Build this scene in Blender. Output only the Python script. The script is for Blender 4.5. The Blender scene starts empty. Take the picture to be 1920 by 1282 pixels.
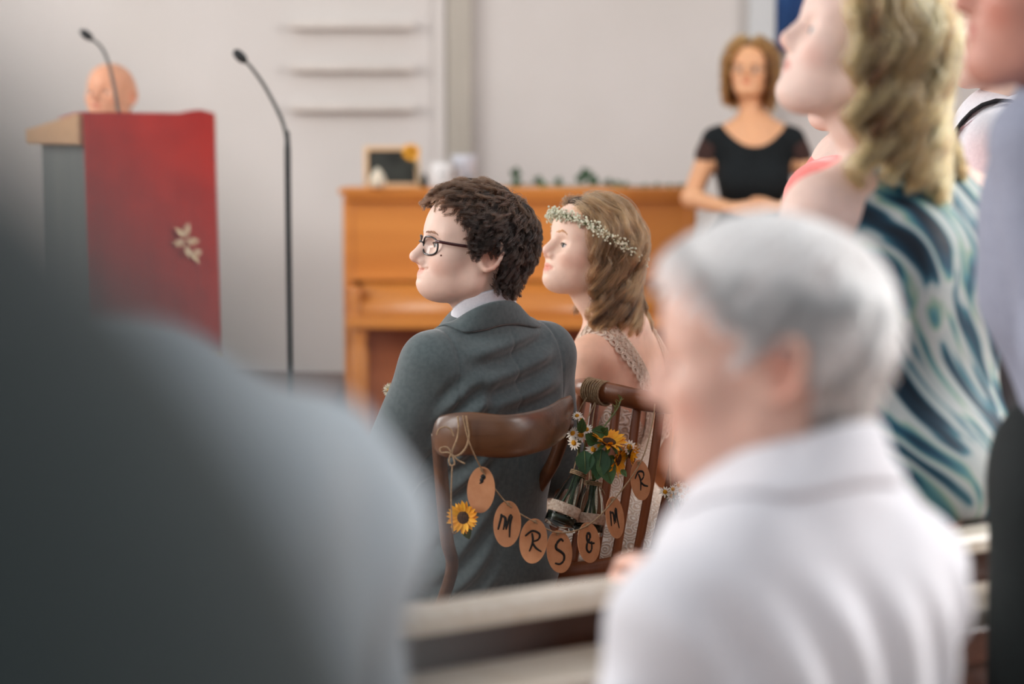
import bpy, bmesh, math, random
import numpy as np
from mathutils import Vector, Matrix

# ------------------------------------------------------------------ camera, world, light, exposure
FPX = 85.0 / 36.0 * 1920.0
PITCH = math.atan(386.0 / FPX)
CAM_Z = 1.40
scene = bpy.context.scene
COL = scene.collection
cam_data = bpy.data.cameras.new('camera')
cam_data.lens = 85.0
cam_data.sensor_width = 36.0
cam_data.clip_start = 0.05
cam_data.dof.use_dof = True
cam_data.dof.focus_distance = 4.62
cam_data.dof.aperture_fstop = 2.2
cam_data.dof.aperture_blades = 9
cam = bpy.data.objects.new('camera', cam_data)
cam.location = (0, 0, CAM_Z)
cam.rotation_euler = (math.pi / 2 - PITCH, 0, 0)
COL.objects.link(cam)
scene.camera = cam

world = bpy.data.worlds.new('world')
scene.world = world
world.use_nodes = True
bg = world.node_tree.nodes['Background']
bg.inputs[0].default_value = (0.93, 0.96, 1.0, 1)
bg.inputs[1].default_value = 0.66

def area(name, loc, target, sx, sy, power, color):
    d = bpy.data.lights.new(name, 'AREA')
    d.shape = 'RECTANGLE'; d.size = sx; d.size_y = sy; d.energy = power; d.color = color
    o = bpy.data.objects.new(name, d)
    o.location = loc
    o.rotation_euler = (Vector(target) - Vector(loc)).to_track_quat('-Z', 'Y').to_euler()
    COL.objects.link(o)
    return o
# daylight falling in through the tall windows of the two side walls
area('window_light', (-4.9, 3.0, 2.6), (0, 4.6, 1.0), 2.6, 2.6, 215, (1.0, 0.985, 0.965))
area('window_light', (-4.9, 7.6, 2.6), (0, 8.6, 1.0), 2.6, 2.6, 190, (1.0, 0.985, 0.965))
area('window_light', (4.9, 4.2, 2.9), (0, 4.6, 1.0), 2.6, 2.6, 400, (1.0, 0.985, 0.97))

vs = scene.view_settings
vs.view_transform = 'Standard'
vs.look = 'None'
vs.exposure = 0.08
vs.gamma = 1.0
vs.use_curve_mapping = False
try:
    scene.cycles.use_denoising = True
    scene.cycles.max_bounces = 6
    scene.cycles.transparent_max_bounces = 8
    scene.cycles.sample_clamp_indirect = 4.0
except Exception:
    pass

random.seed(7)
RNG = np.random.default_rng(11)

def at(px, py, Y):
    """world point seen at photo pixel (px,py) on the plane y = Y"""
    f = Vector((0, math.cos(PITCH), -math.sin(PITCH)))
    u = Vector((0, math.sin(PITCH), math.cos(PITCH)))
    r = f + Vector((1, 0, 0)) * ((px - 960) / FPX) - u * ((py - 641) / FPX)
    t = Y / r.y
    return Vector((0, 0, CAM_Z)) + r * t

# ------------------------------------------------------------------ materials
def lin(c):
    return tuple(((v / 255.0) / 12.92 if v <= 10 else ((v / 255.0 + 0.055) / 1.055) ** 2.4) for v in c) + (1.0,)

MATS = {}
def mat(name, rgb, rough=0.6, rgb2=None, scale=8.0, stretch=(1, 1, 1), detail=4.0, bump=0.0, bscale=60.0,
        sheen=0.0, spec=0.4, metal=0.0, sss=0.0, coat=0.0, attr=None, trans=0.0, dist=0.0, ramp=(0.35, 0.65)):
    """procedural principled material: two colours mixed by stretched noise, optional bump and vertex colour"""
    if name in MATS:
        return MATS[name]
    m = bpy.data.materials.new(name)
    m.use_nodes = True
    nt = m.node_tree
    b = nt.nodes['Principled BSDF']
    b.inputs['Roughness'].default_value = rough
    b.inputs['Specular IOR Level'].default_value = spec
    b.inputs['Metallic'].default_value = metal
    if sheen:
        b.inputs['Sheen Weight'].default_value = sheen
        b.inputs['Sheen Roughness'].default_value = 0.4
    if sss:
        b.inputs['Subsurface Weight'].default_value = sss
        b.inputs['Subsurface Radius'].default_value = (0.012, 0.005, 0.003)
        b.inputs['Subsurface Scale'].default_value = 1.0
    if coat:
        b.inputs['Coat Weight'].default_value = coat
        b.inputs['Coat Roughness'].default_value = 0.25
    if trans:
        b.inputs['Transmission Weight'].default_value = trans
    tc = nt.nodes.new('ShaderNodeTexCoord')
    mp = nt.nodes.new('ShaderNodeMapping')
    mp.inputs['Scale'].default_value = stretch
    nt.links.new(tc.outputs['Object'], mp.inputs[0])
    ns = nt.nodes.new('ShaderNodeTexNoise')
    ns.inputs['Scale'].default_value = scale
    ns.inputs['Detail'].default_value = detail
    ns.inputs['Distortion'].default_value = dist
    nt.links.new(mp.outputs[0], ns.inputs['Vector'])
    cr = nt.nodes.new('ShaderNodeValToRGB')
    cr.color_ramp.elements[0].position = ramp[0]
    cr.color_ramp.elements[1].position = ramp[1]
    c1 = lin(rgb)
    c2 = lin(rgb2) if rgb2 else tuple(min(1, v * 0.9) for v in c1[:3]) + (1,)
    cr.color_ramp.elements[0].color = c1
    cr.color_ramp.elements[1].color = c2
    nt.links.new(ns.outputs['Fac'], cr.inputs[0])
    out = cr.outputs[0]
    if attr:
        at_ = nt.nodes.new('ShaderNodeAttribute'); at_.attribute_name = attr
        mx = nt.nodes.new('ShaderNodeMix'); mx.data_type = 'RGBA'; mx.blend_type = 'MULTIPLY'
        mx.inputs['Factor'].default_value = 1.0
        nt.links.new(out, mx.inputs['A']); nt.links.new(at_.outputs['Color'], mx.inputs['B'])
        out = mx.outputs['Result']
    nt.links.new(out, b.inputs['Base Color'])
    if bump:
        n2 = nt.nodes.new('ShaderNodeTexNoise')
        n2.inputs['Scale'].default_value = bscale
        n2.inputs['Detail'].default_value = 3
        nt.links.new(mp.outputs[0], n2.inputs['Vector'])
        bp = nt.nodes.new('ShaderNodeBump')
        bp.inputs['Strength'].default_value = bump
        bp.inputs['Distance'].default_value = 0.01
        nt.links.new(n2.outputs['Fac'], bp.inputs['Height'])
        nt.links.new(bp.outputs[0], b.inputs['Normal'])
    MATS[name] = m
    return m

def ramp_mat(name, stops, scale, stretch, dist, rough=0.7, wave=False, bump=0.0):
    """multi-colour printed fabric"""
    m = bpy.data.materials.new(name); m.use_nodes = True
    nt = m.node_tree; b = nt.nodes['Principled BSDF']
    b.inputs['Roughness'].default_value = rough
    b.inputs['Specular IOR Level'].default_value = 0.25
    tc = nt.nodes.new('ShaderNodeTexCoord'); mp = nt.nodes.new('ShaderNodeMapping')
    mp.inputs['Scale'].default_value = stretch
    nt.links.new(tc.outputs['Object'], mp.inputs[0])
    big = nt.nodes.new('ShaderNodeTexNoise'); big.inputs['Scale'].default_value = 3.2; big.inputs['Detail'].default_value = 1.5
    nt.links.new(tc.outputs['Object'], big.inputs['Vector'])
    mixv = nt.nodes.new('ShaderNodeMix'); mixv.data_type = 'RGBA'; mixv.blend_type = 'ADD'
    mixv.inputs['Factor'].default_value = dist
    nt.links.new(mp.outputs[0], mixv.inputs['A']); nt.links.new(big.outputs['Color'], mixv.inputs['B'])
    n1 = nt.nodes.new('ShaderNodeTexNoise'); n1.inputs['Scale'].default_value = scale; n1.inputs['Detail'].default_value = 1.2
    n1.inputs['Distortion'].default_value = 0.4
    nt.links.new(mixv.outputs['Result'], n1.inputs['Vector'])
    cr = nt.nodes.new('ShaderNodeValToRGB')
    el = cr.color_ramp.elements
    while len(el) > 1: el.remove(el[-1])
    el[0].position = stops[0][0]; el[0].color = lin(stops[0][1])
    for p, c in stops[1:]:
        e = el.new(p); e.color = lin(c)
    nt.links.new(n1.outputs['Fac'], cr.inputs[0])
    nt.links.new(cr.outputs[0], b.inputs['Base Color'])
    MATS[name] = m
    return m

def hair_mat(name, dark, light, rough=0.3):
    m = bpy.data.materials.new(name); m.use_nodes = True
    nt = m.node_tree
    nt.nodes.remove(nt.nodes['Principled BSDF'])
    b = nt.nodes.new('ShaderNodeBsdfHairPrincipled')
    b.parametrization = 'COLOR'
    a = nt.nodes.new('ShaderNodeAttribute'); a.attribute_name = 'tint'
    cr = nt.nodes.new('ShaderNodeValToRGB')
    cr.color_ramp.elements[0].color = lin(dark); cr.color_ramp.elements[1].color = lin(light)
    nt.links.new(a.outputs['Fac'], cr.inputs[0])
    nt.links.new(cr.outputs[0], b.inputs['Color'])
    b.inputs['Roughness'].default_value = rough
    b.inputs['Radial Roughness'].default_value = 0.35
    nt.links.new(b.outputs[0], nt.nodes['Material Output'].inputs[0])
    MATS[name] = m
    return m

def wood(name, dark, light, scale=6.0, axis='x', rough=0.4, coat=0.25):
    st = {'x': (0.35, 5, 5), 'y': (5, 0.35, 5), 'z': (5, 5, 0.35)}[axis]
    return mat(name, dark, rough, light, scale=scale, stretch=st, detail=6, bump=0.06, bscale=30, coat=coat, dist=0.6, ramp=(0.3, 0.7))

# ------------------------------------------------------------------ mesh helpers
def tag(o, label=None, cat=None, group=None, kind=None):
    if label: o['label'] = label
    if cat: o['category'] = cat
    if group: o['group'] = group
    if kind: o['kind'] = kind
    return o

def empty(name, loc=(0, 0, 0), rz=0.0, rot=None):
    o = bpy.data.objects.new(name, None)
    o.empty_display_size = 0.05
    o.location = loc
    o.rotation_euler = rot if rot else (0, 0, rz)
    COL.objects.link(o)
    return o

def link(name, me, material, parent=None, smooth=True):
    o = bpy.data.objects.new(name, me)
    if material:
        me.materials.append(material)
    COL.objects.link(o)
    if parent is not None:
        o.parent = parent
    if smooth and len(me.polygons):
        me.polygons.foreach_set('use_smooth', np.ones(len(me.polygons), dtype=bool))
    return o

class MB:
    """collects geometry for ONE mesh object"""
    def __init__(s):
        s.v = []; s.f = []
    def add(s, v, f):
        n = len(s.v)
        s.v += [tuple(p) for p in v]
        s.f += [tuple(i + n for i in q) for q in f]
        return s
    def build(s, name, material, parent=None, smooth=True, bevel=0.0, sub=0):
        me = bpy.data.meshes.new(name)
        me.from_pydata(s.v, [], s.f)
        bm = bmesh.new(); bm.from_mesh(me)
        bmesh.ops.recalc_face_normals(bm, faces=bm.faces)
        bm.to_mesh(me); bm.free()
        me.update()
        o = link(name, me, material, parent, smooth)
        if bevel:
            md = o.modifiers.new('bevel', 'BEVEL'); md.width = bevel; md.segments = 2; md.limit_method = 'ANGLE'
            md.harden_normals = False
        if sub:
            md = o.modifiers.new('sub', 'SUBSURF'); md.levels = sub; md.render_levels = sub
        if smooth and bevel:
            try:
                me.set_sharp_from_angle(angle=math.radians(40))
            except Exception:
                pass
        return o
    def box(s, c, d, R=None):
        vs_ = []
        for x in (-.5, .5):
            for y in (-.5, .5):
                for z in (-.5, .5):
                    p = Vector((x * d[0], y * d[1], z * d[2]))
                    if R is not None: p = R @ p
                    vs_.append(p + Vector(c))
        return s.add(vs_, [(0, 1, 3, 2), (4, 6, 7, 5), (0, 4, 5, 1), (2, 3, 7, 6), (0, 2, 6, 4), (1, 5, 7, 3)])
    def tube(s, pts, rad, seg=8, closed=False, flat=1.0, up=None):
        pts = [Vector(p) for p in pts]
        n = len(pts)
        if not hasattr(rad, '__len__'): rad = [rad] * n
        T = []
        for i in range(n):
            a = pts[(i - 1) % n] if (closed or i > 0) else pts[i]
            b = pts[(i + 1) % n] if (closed or i < n - 1) else pts[i]
            t = b - a
            T.append(t.normalized() if t.length > 1e-9 else Vector((0, 0, 1)))
        ref = Vector(up) if up else (Vector((0, 0, 1)) if abs(T[0].z) < 0.9 else Vector((1, 0, 0)))
        u = (ref - T[0] * ref.dot(T[0])).normalized()
        vs_ = []
        for i in range(n):
            if up:
                rr = Vector(up); u2 = rr - T[i] * rr.dot(T[i])
                if u2.length > 1e-6: u = u2.normalized()
            else:
                u = (u - T[i] * u.dot(T[i])).normalized()
            w = T[i].cross(u)
            for k in range(seg):
                a = 2 * math.pi * k / seg
                vs_.append(pts[i] + u * (math.cos(a) * rad[i]) + w * (math.sin(a) * rad[i] * flat))
        fs = []
        m = n if closed else n - 1
        for i in range(m):
            for k in range(seg):
                a = i * seg + k; b = i * seg + (k + 1) % seg
                c = ((i + 1) % n) * seg + (k + 1) % seg; d = ((i + 1) % n) * seg + k
                fs.append((a, b, c, d))
        if not closed:
            fs.append(tuple(range(seg))[::-1]); fs.append(tuple((n - 1) * seg + k for k in range(seg)))
        return s.add(vs_, fs)
    def lathe(s, prof, seg=20, M=None):
        """profile of (r, z); M a 4x4 placing it"""
        M = M or Matrix.Identity(4)
        vs_ = []
        for r, z in prof:
            for k in range(seg):
                a = 2 * math.pi * k / seg
                vs_.append(M @ Vector((r * math.cos(a), r * math.sin(a), z)))
        fs = []
        for i in range(len(prof) - 1):
            for k in range(seg):
                fs.append((i * seg + k, i * seg + (k + 1) % seg, (i + 1) * seg + (k + 1) % seg, (i + 1) * seg + k))
        if prof[0][0] > 1e-6: fs.append(tuple(range(seg))[::-1])
        if prof[-1][0] > 1e-6: fs.append(tuple((len(prof) - 1) * seg + k for k in range(seg)))
        return s.add(vs_, fs)
    def ball(s, c, r, seg=8, rings=5, sc=(1, 1, 1), R=None):
        vs_ = []; fs = []
        for i in range(rings + 1):
            th = math.pi * i / rings
            for k in range(seg):
                a = 2 * math.pi * k / seg
                p = Vector((r * sc[0] * math.sin(th) * math.cos(a), r * sc[1] * math.sin(th) * math.sin(a), r * sc[2] * math.cos(th)))
                if R is not None: p = R @ p
                vs_.append(Vector(c) + p)
        for i in range(rings):
            for k in range(seg):
                fs.append((i * seg + k, i * seg + (k + 1) % seg, (i + 1) * seg + (k + 1) % seg, (i + 1) * seg + k))
        return s.add(vs_, fs)
    def sheet(s, rows):
        n = len(rows); m = len(rows[0])
        return s.add([p for r in rows for p in r], [(i * m + j, i * m + j + 1, (i + 1) * m + j + 1, (i + 1) * m + j) for i in range(n - 1) for j in range(m - 1)])

def smooth_path(pts, n=8):
    """catmull-rom through points"""
    P = [Vector(p) for p in pts]
    out = []
    for i in range(len(P) - 1):
        p0 = P[max(0, i - 1)]; p1 = P[i]; p2 = P[i + 1]; p3 = P[min(len(P) - 1, i + 2)]
        for k in range(n):
            t = k / n
            out.append(0.5 * ((2 * p1) + (p2 - p0) * t + (2 * p0 - 5 * p1 + 4 * p2 - p3) * t * t + (3 * p1 - p0 - 3 * p2 + p3) * t ** 3))
    out.append(P[-1])
    return out

# ------------------------------------------------------------------ distance-field modelling (one continuous surface per body or garment)
F32 = np.float32
def V3(*a): return np.array(a, dtype=F32)

PAD = [0.07]
class Field:
    def __init__(s): s.ops = []; s.disp = None
    def _a(s, kind, fn, c, R, k):
        s.ops.append((kind, fn, np.array(c, dtype=F32), float(R), float(k))); return s
    def ell(s, c, r, k=0.02, rot=None, sub=False):
        c = V3(*c); r = V3(*r)
        M = None if rot is None else np.array(Matrix.Rotation(rot[1], 3, rot[0]), dtype=F32)
        def fn(P):
            q = P - c
            if M is not None: q = q @ M      # inverse rotation of a row vector
            k0 = np.sqrt(((q / r) ** 2).sum(1)) + 1e-9
            k1 = np.sqrt(((q / (r * r)) ** 2).sum(1)) + 1e-9
            return k0 * (k0 - 1) / k1
        return s._a('s' if sub else 'u', fn, c, r.max(), k)
    def cap(s, a, b, ra, rb=None, k=0.02, sub=False, sq=None):
        a = V3(*a); b = V3(*b); rb = ra if rb is None else rb
        ba = b - a; bb = float((ba * ba).sum()) + 1e-9
        def fn(P):
            q = P - a
            t = np.clip((q @ ba) / bb, 0, 1)
            e = q - t[:, None] * ba
            if sq is not None: e = e / V3(*sq)
            return np.sqrt((e * e).sum(1)) - (ra + (rb - ra) * t)
        return s._a('s' if sub else 'u', fn, (a + b) / 2, math.sqrt(bb) / 2 + max(ra, rb) * (max(sq) if sq else 1), k)
    def chain(s, pts, rads, k=0.02):
        for i in range(len(pts) - 1): s.cap(pts[i], pts[i + 1], rads[i], rads[i + 1], k)
        return s
    def group(s, field, M, c, R, k, scale=1.0, sub=False):
        """field given in local space; M 4x4 local -> this space (with uniform scale)"""
        Mi = np.array(M.inverted(), dtype=F32)
        def fn(P):
            return field.eval(P @ Mi[:3, :3].T + Mi[:3, 3], PAD[0]) * scale
        return s._a('s' if sub else 'u', fn, c, R, k)
    def cut(s, fn, c, R, k=0.004):
        """smooth intersection with the half space or field fn(P) < 0"""
        return s._a('i', fn, c, R, k)
    def mk(s): return max(o[4] for o in s.ops) + 0.008
    def eval(s, P, pad=0.07):
        P = np.asarray(P, dtype=F32)
        if pad is None: pad = s.mk()
        d = np.full(len(P), 1.0, dtype=F32)
        C = np.stack([o[2] for o in s.ops]); RR = np.array([o[3] + o[4] for o in s.ops], dtype=F32)
        c0 = C.mean(0)
        Pc = P - c0; Cc = C - c0
        near_all = ((Pc * Pc) @ np.ones(3, dtype=F32))[:, None] - 2 * (Pc @ Cc.T) + ((Cc * Cc).sum(1))[None] < ((RR + pad) ** 2)[None]
        for i, (kind, fn, c, R, k) in enumerate(s.ops):
            m = np.flatnonzero(near_all[:, i])
            if len(m) == 0: continue
            e = fn(P[m]).astype(F32); o = d[m]
            if kind == 'u':
                if k > 0:
                    h = np.maximum(k - np.abs(o - e), 0) / k
                    d[m] = np.minimum(o, e) - h * h * k * 0.25
                else: d[m] = np.minimum(o, e)
            else:
                e2 = -e if kind == 's' else e
                if k > 0:
                    h = np.maximum(k - np.abs(o - e2), 0) / k
                    d[m] = np.maximum(o, e2) + h * h * k * 0.25
                else: d[m] = np.maximum(o, e2)
        if s.disp is not None:
            near = np.nonzero(np.abs(d) < 0.08)[0]
            if len(near): d[near] -= s.disp(P[near]).astype(F32)
        return d
    def grad(s, P, e=0.002):
        P = np.asarray(P, dtype=F32)
        g = np.stack([s.eval(P + V3(e, 0, 0)) - s.eval(P - V3(e, 0, 0)), s.eval(P + V3(0, e, 0)) - s.eval(P - V3(0, e, 0)),
                      s.eval(P + V3(0, 0, e)) - s.eval(P - V3(0, 0, e))], 1)
        return g / (np.linalg.norm(g, axis=1, keepdims=True) + 1e-9)
    def snap(s, P, off=0.0, it=6):
        """move points onto the surface (+off)"""
        P = np.asarray(P, dtype=F32).copy()
        for _ in range(it):
            P -= s.grad(P) * (s.eval(P, 0.3) - off)[:, None] * 0.9
        return P
    def mesh(s, lo, hi, h):
        B = 8
        lo = np.array(lo, dtype=F32); hi = np.array(hi, dtype=F32)
        nb = np.maximum(1, np.ceil((hi - lo) / (h * B)).astype(int))
        n = nb * B
        ax = [lo[i] + (np.arange(nb[i]) * B + B / 2) * h for i in range(3)]
        C = np.stack(np.meshgrid(*ax, indexing='ij'), -1).reshape(-1, 3)
        PAD[0] = 0.05 + h * B * 1.5
        dc = s.eval(C, PAD[0]).reshape(nb)
        keep = np.abs(dc) < h * B * 0.87 * 1.7 + 0.004
        V = np.ones(n + 1, dtype=F32)
        inside = np.repeat(np.repeat(np.repeat(dc < 0, B, 0), B, 1), B, 2)
        V[:-1, :-1, :-1][inside] = -1
        K = np.zeros(n + 1, dtype=bool)
        kk = np.repeat(np.repeat(np.repeat(keep, B, 0), B, 1), B, 2)
        for dx in (0, 1):
            for dy in (0, 1):
                for dz in (0, 1):
                    K[dx:n[0] + dx, dy:n[1] + dy, dz:n[2] + dz] |= kk
        idx = np.nonzero(K)
        P = np.stack([lo[i] + idx[i].astype(F32) * h for i in range(3)], 1)
        PAD[0] = None
        for i0 in range(0, len(P), 200000):
            V[tuple(q[i0:i0 + 200000] for q in idx)] = s.eval(P[i0:i0 + 200000], None)
        PAD[0] = 0.07
        return nets(V, lo, h)

def nets(V, lo, h):
    S = V < 0
    c = [S[dx:S.shape[0] - 1 + dx, dy:S.shape[1] - 1 + dy, dz:S.shape[2] - 1 + dz] for dx in (0, 1) for dy in (0, 1) for dz in (0, 1)]
    an = c[0].copy(); al = c[0].copy()
    for q in c[1:]: an |= q; al &= q
    act = np.nonzero(an & ~al)
    M = len(act[0])
    ids = np.full(an.shape, -1, dtype=np.int32); ids[act] = np.arange(M)
    corner = np.array([(dx, dy, dz) for dx in (0, 1) for dy in (0, 1) for dz in (0, 1)])
    val = np.stack([V[act[0] + o[0], act[1] + o[1], act[2] + o[2]] for o in corner], 1)
    acc = np.zeros((M, 3), dtype=F32); cnt = np.zeros(M, dtype=F32)
    for i in range(8):
        for j in range(i + 1, 8):
            if np.abs(corner[i] - corner[j]).sum() != 1: continue
            a = val[:, i]; b = val[:, j]
            m = (a < 0) != (b < 0)
            t = np.where(m, a / np.where(np.abs(a - b) < 1e-12, 1, a - b), 0).astype(F32)
            p = corner[i] + t[:, None] * (corner[j] - corner[i])
            acc += p * m[:, None]; cnt += m
    verts = lo + (np.stack(act, 1) + acc / cnt[:, None]) * h
    faces = []
    for axis in range(3):
        s0 = [slice(None)] * 3; s1 = [slice(None)] * 3
        s0[axis] = slice(0, -1); s1[axis] = slice(1, None)
        A = S[tuple(s0)]; Bq = S[tuple(s1)]
        e = np.nonzero(A != Bq)
        e = np.stack(e, 1)
        o1, o2 = [(1, 2), (2, 0), (0, 1)][axis]
        ok = (e[:, o1] > 0) & (e[:, o2] > 0) & (e[:, o1] < an.shape[o1]) & (e[:, o2] < an.shape[o2])
        e = e[ok]
        flip = ~S[e[:, 0], e[:, 1], e[:, 2]]
        def cid(d1, d2):
            q = e.copy(); q[:, o1] += d1; q[:, o2] += d2
            return ids[q[:, 0], q[:, 1], q[:, 2]]
        q = np.stack([cid(-1, -1), cid(0, -1), cid(0, 0), cid(-1, 0)], 1)
        q[flip] = q[flip][:, ::-1]
        faces.append(q)
    F = np.concatenate(faces)
    F = F[(F >= 0).all(1)]
    return verts, F

def np_mesh(name, v, f, material, parent=None, color=None, smooth=True):
    me = bpy.data.meshes.new(name)
    me.vertices.add(len(v)); me.vertices.foreach_set('co', np.ascontiguousarray(v, dtype=F32).ravel())
    me.loops.add(f.size); me.loops.foreach_set('vertex_index', np.ascontiguousarray(f, dtype=np.int32).ravel())
    me.polygons.add(len(f))
    me.polygons.foreach_set('loop_start', np.arange(0, f.size, f.shape[1], dtype=np.int32))
    me.update(calc_edges=True)
    if color is not None:
        a = me.color_attributes.new('Col', 'FLOAT_COLOR', 'POINT')
        c4 = np.ones((len(v), 4), dtype=F32); c4[:, :3] = color
        a.data.foreach_set('color', c4.ravel())
    return link(name, me, material, parent, smooth)

def wob(seed, freq, n=6, aniso=(1, 1, 1)):
    """smooth pseudo noise made of a few sine waves"""
    g = np.random.default_rng(seed)
    D = g.normal(size=(n, 3)) * np.array(aniso); D = D / np.linalg.norm(D, axis=1, keepdims=True) * freq * g.uniform(0.6, 1.5, (n, 1))
    ph = g.uniform(0, 6.28, n)
    D = D.astype(F32); ph = ph.astype(F32)
    def fn(P):
        return np.sin(P @ D.T + ph).sum(1) / math.sqrt(n)
    return fn

def sstep(x, a, b):
    t = np.clip((x - a) / (b - a), 0, 1)
    return t * t * (3 - 2 * t)
# ------------------------------------------------------------------ heads and bodies
def head_field(fem=0.0, nose=1.0, chin=0.0, full=0.0, smile=0.0, jaw=0.0, ears=1.0, nosez=0.0, lipx=0.0, fine=True, noseup=0.0, forehead=0.0, mouth=0.0, eyez=0.0):
    """x forward, y left, z up, origin between the ear canals"""
    f = Field()
    f.ell((-0.006, 0, 0.044), (0.098, 0.0755, 0.088), 0.0)
    f.ell((-0.045, 0, 0.020), (0.056, 0.062, 0.062), 0.03)                     # occiput
    f.ell((0.044 + forehead, 0, 0.048), (0.053, 0.064, 0.060), 0.03)           # forehead
    f.ell((0.040, 0, -0.020), (0.054, 0.060 + full * 0.5, 0.066), 0.03)        # mid face
    for s in (-1, 1):
        f.ell((0.058, s * 0.041, -0.014), (0.031, 0.025 + full, 0.026), 0.025)  # cheek bone
        f.ell((0.044, s * 0.036, -0.044), (0.028, 0.019 + full, 0.030), 0.025)  # cheek
        f.cap((0.004, s * (0.048 + jaw), -0.050), (0.066, s * (0.018 + jaw * 0.5), -0.090 + chin), 0.016, 0.017, 0.03)
        f.cap((0.000, s * 0.051, -0.005), (0.004, s * (0.050 + jaw), -0.050), 0.018, 0.016, 0.03)
    f.ell((0.058, 0, -0.052), (0.040, 0.038, 0.040), 0.025)                    # mouth barrel
    f.ell((0.078, 0, -0.088 + chin), (0.021, 0.022 - fem * 0.003, 0.019), 0.022)  # chin
    f.ell((0.026, 0, -0.078 + chin * 0.6), (0.048, 0.042, 0.020), 0.03)        # under the jaw
    br = 0.011 - fem * 0.003
    for s in (-1, 1):
        f.cap((0.082, s * 0.010, 0.031 + eyez), (0.068, s * 0.046, 0.030 + eyez), br, br * 0.9, 0.018)   # brow
        f.ell((0.099, s * 0.033, 0.006 + eyez), (0.021, 0.019, 0.0135), 0.014, sub=True)           # socket
    # nose
    nx = 0.118 * 1.0 + (nose - 1) * 0.02
    nz = -0.019 + nosez
    f.cap((0.086, 0, 0.022 + eyez), (0.100 + (nose - 1) * 0.012, 0, 0.000), 0.0085, 0.0085, 0.012)
    f.cap((0.100 + (nose - 1) * 0.012, 0, 0.000), (nx - 0.010, 0, nz + noseup), 0.0085, 0.0105, 0.010)
    f.cap((nx - 0.010, 0, nz + noseup), (0.090, 0, nz - 0.006), 0.0098, 0.0085, 0.010)
    for s in (-1, 1):
        f.ell((0.0985, s * 0.0115, nz - 0.005), (0.0115, 0.0075, 0.0085), 0.006)
        if fine:
            f.ell((0.1055, s * 0.0065, nz - 0.0135), (0.005, 0.0028, 0.0045), 0.003, sub=True)
    # lips
    mz = -0.0505 + mouth
    wl = 0.003 * smile
    lx = lipx
    f.ell((0.0905 + lx, 0, mz + 0.0062), (0.0115, 0.022 + wl, 0.0062), 0.007)
    f.ell((0.0895 + lx, 0, mz - 0.0066), (0.0115, 0.019 + wl, 0.0068), 0.006)
    w = 0.0245 + smile * 0.006
    if fine:
        for s in (-1, 1):
            if smile:
                f.ell((0.066, s * (w + 0.012), mz + 0.014), (0.016, 0.011, 0.013), 0.014)
        def crease(P):
            y = np.abs(P[:, 1]) / w
            zc = mz + 0.0006 - 0.0012 * np.cos(y * 4.5) + smile * 0.006 * y ** 2
            m = (1 - sstep(y, 0.85, 1.1)) * (P[:, 0] > 0.066) * (P[:, 0] < 0.115)
            ax, ay, az = 0.094, 0.0185, -0.026; bx, by, bz = 0.074, 0.036 + smile * 0.003, mz - 0.004
            q = np.stack([P[:, 0] - ax, np.abs(P[:, 1]) - ay, P[:, 2] - az], 1); bb = np.array([bx - ax, by - ay, bz - az], dtype=F32)
            tt = np.clip(q @ bb / (bb @ bb), 0, 1); dd = np.linalg.norm(q - tt[:, None] * bb, axis=1)
            fold = -(0.0007 + 0.0011 * smile) * np.exp(-(dd / 0.0035) ** 2)
            dip = -0.0026 * np.exp(-((P[:, 2] - mz + 0.0175) / 0.005) ** 2) * np.exp(-(P[:, 1] / 0.018) ** 2) * (P[:, 0] > 0.07)
            phil = -0.0012 * np.exp(-(P[:, 1] / 0.003) ** 2) * sstep(P[:, 2], mz + 0.006, mz + 0.010) * (1 - sstep(P[:, 2], mz + 0.016, mz + 0.022)) * (P[:, 0] > 0.08)
            return fold + dip + phil - 0.0042 * np.exp(-((P[:, 2] - zc) / 0.0018) ** 2) * m
        f.disp = crease
    # lids
    for s in (-1, 1):
        f.ell((0.0765, s * 0.0325, 0.0045 + eyez), (0.0142, 0.0150, 0.0138), 0.006)
        if fine:
            f.ell((0.0915, s * 0.0325, 0.0040 + eyez), (0.0125, 0.0135, 0.0048), 0.003, rot=('X', s * 0.10), sub=True)
    # ears
    for s in (-1, 1):
        if not ears: break
        e = []
        for i in range(11):
            a = math.radians(258 - i * 24)
            ex = 0.016 * math.cos(a); ez = 0.028 * math.sin(a)
            lx_ = -0.016 + ex - ez * 0.22
            e.append((lx_, s * (0.0755 + 0.42 * max(0.0, 0.002 - lx_)), 0.006 + ez))
        er = 0.0034 * ears
        for i in range(len(e) - 1): f.cap(e[i], e[i + 1], er, er, 0.003)
        f.cap((-0.009, s * 0.0790, -0.021), (-0.001, s * 0.074, -0.013), 0.0062, 0.005, 0.006)   # lobe
        f.ell((-0.016, s * 0.0770, 0.004), (0.0160, 0.0036, 0.026), 0.005, rot=('Z', s * -0.33))
        f.ell((-0.010, s * 0.0835, -0.002), (0.0095, 0.0070, 0.015), 0.003, rot=('Z', s * -0.33), sub=True)
        f.ell((0.001, s * 0.0755, -0.002), (0.004, 0.004, 0.006), 0.003)                         # tragus
    return f

def skull_field(neck=None):
    f = Field()
    f.ell((-0.006, 0, 0.044), (0.098, 0.0755, 0.088), 0.0); f.ell((-0.045, 0, 0.020), (0.056, 0.062, 0.062), 0.03); f.ell((0.044, 0, 0.048), (0.053, 0.064, 0.060), 0.03)
    f.ell((0.040, 0, -0.020), (0.054, 0.064, 0.066), 0.03); f.ell((0.040, 0, -0.06), (0.05, 0.055, 0.04), 0.03)
    a, b, r0, r1 = neck or ((-0.02, 0, -0.03), (-0.04, 0, -0.14), 0.054, 0.052)
    f.cap(a, b, r0, r1, 0.03)
    return f

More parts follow.
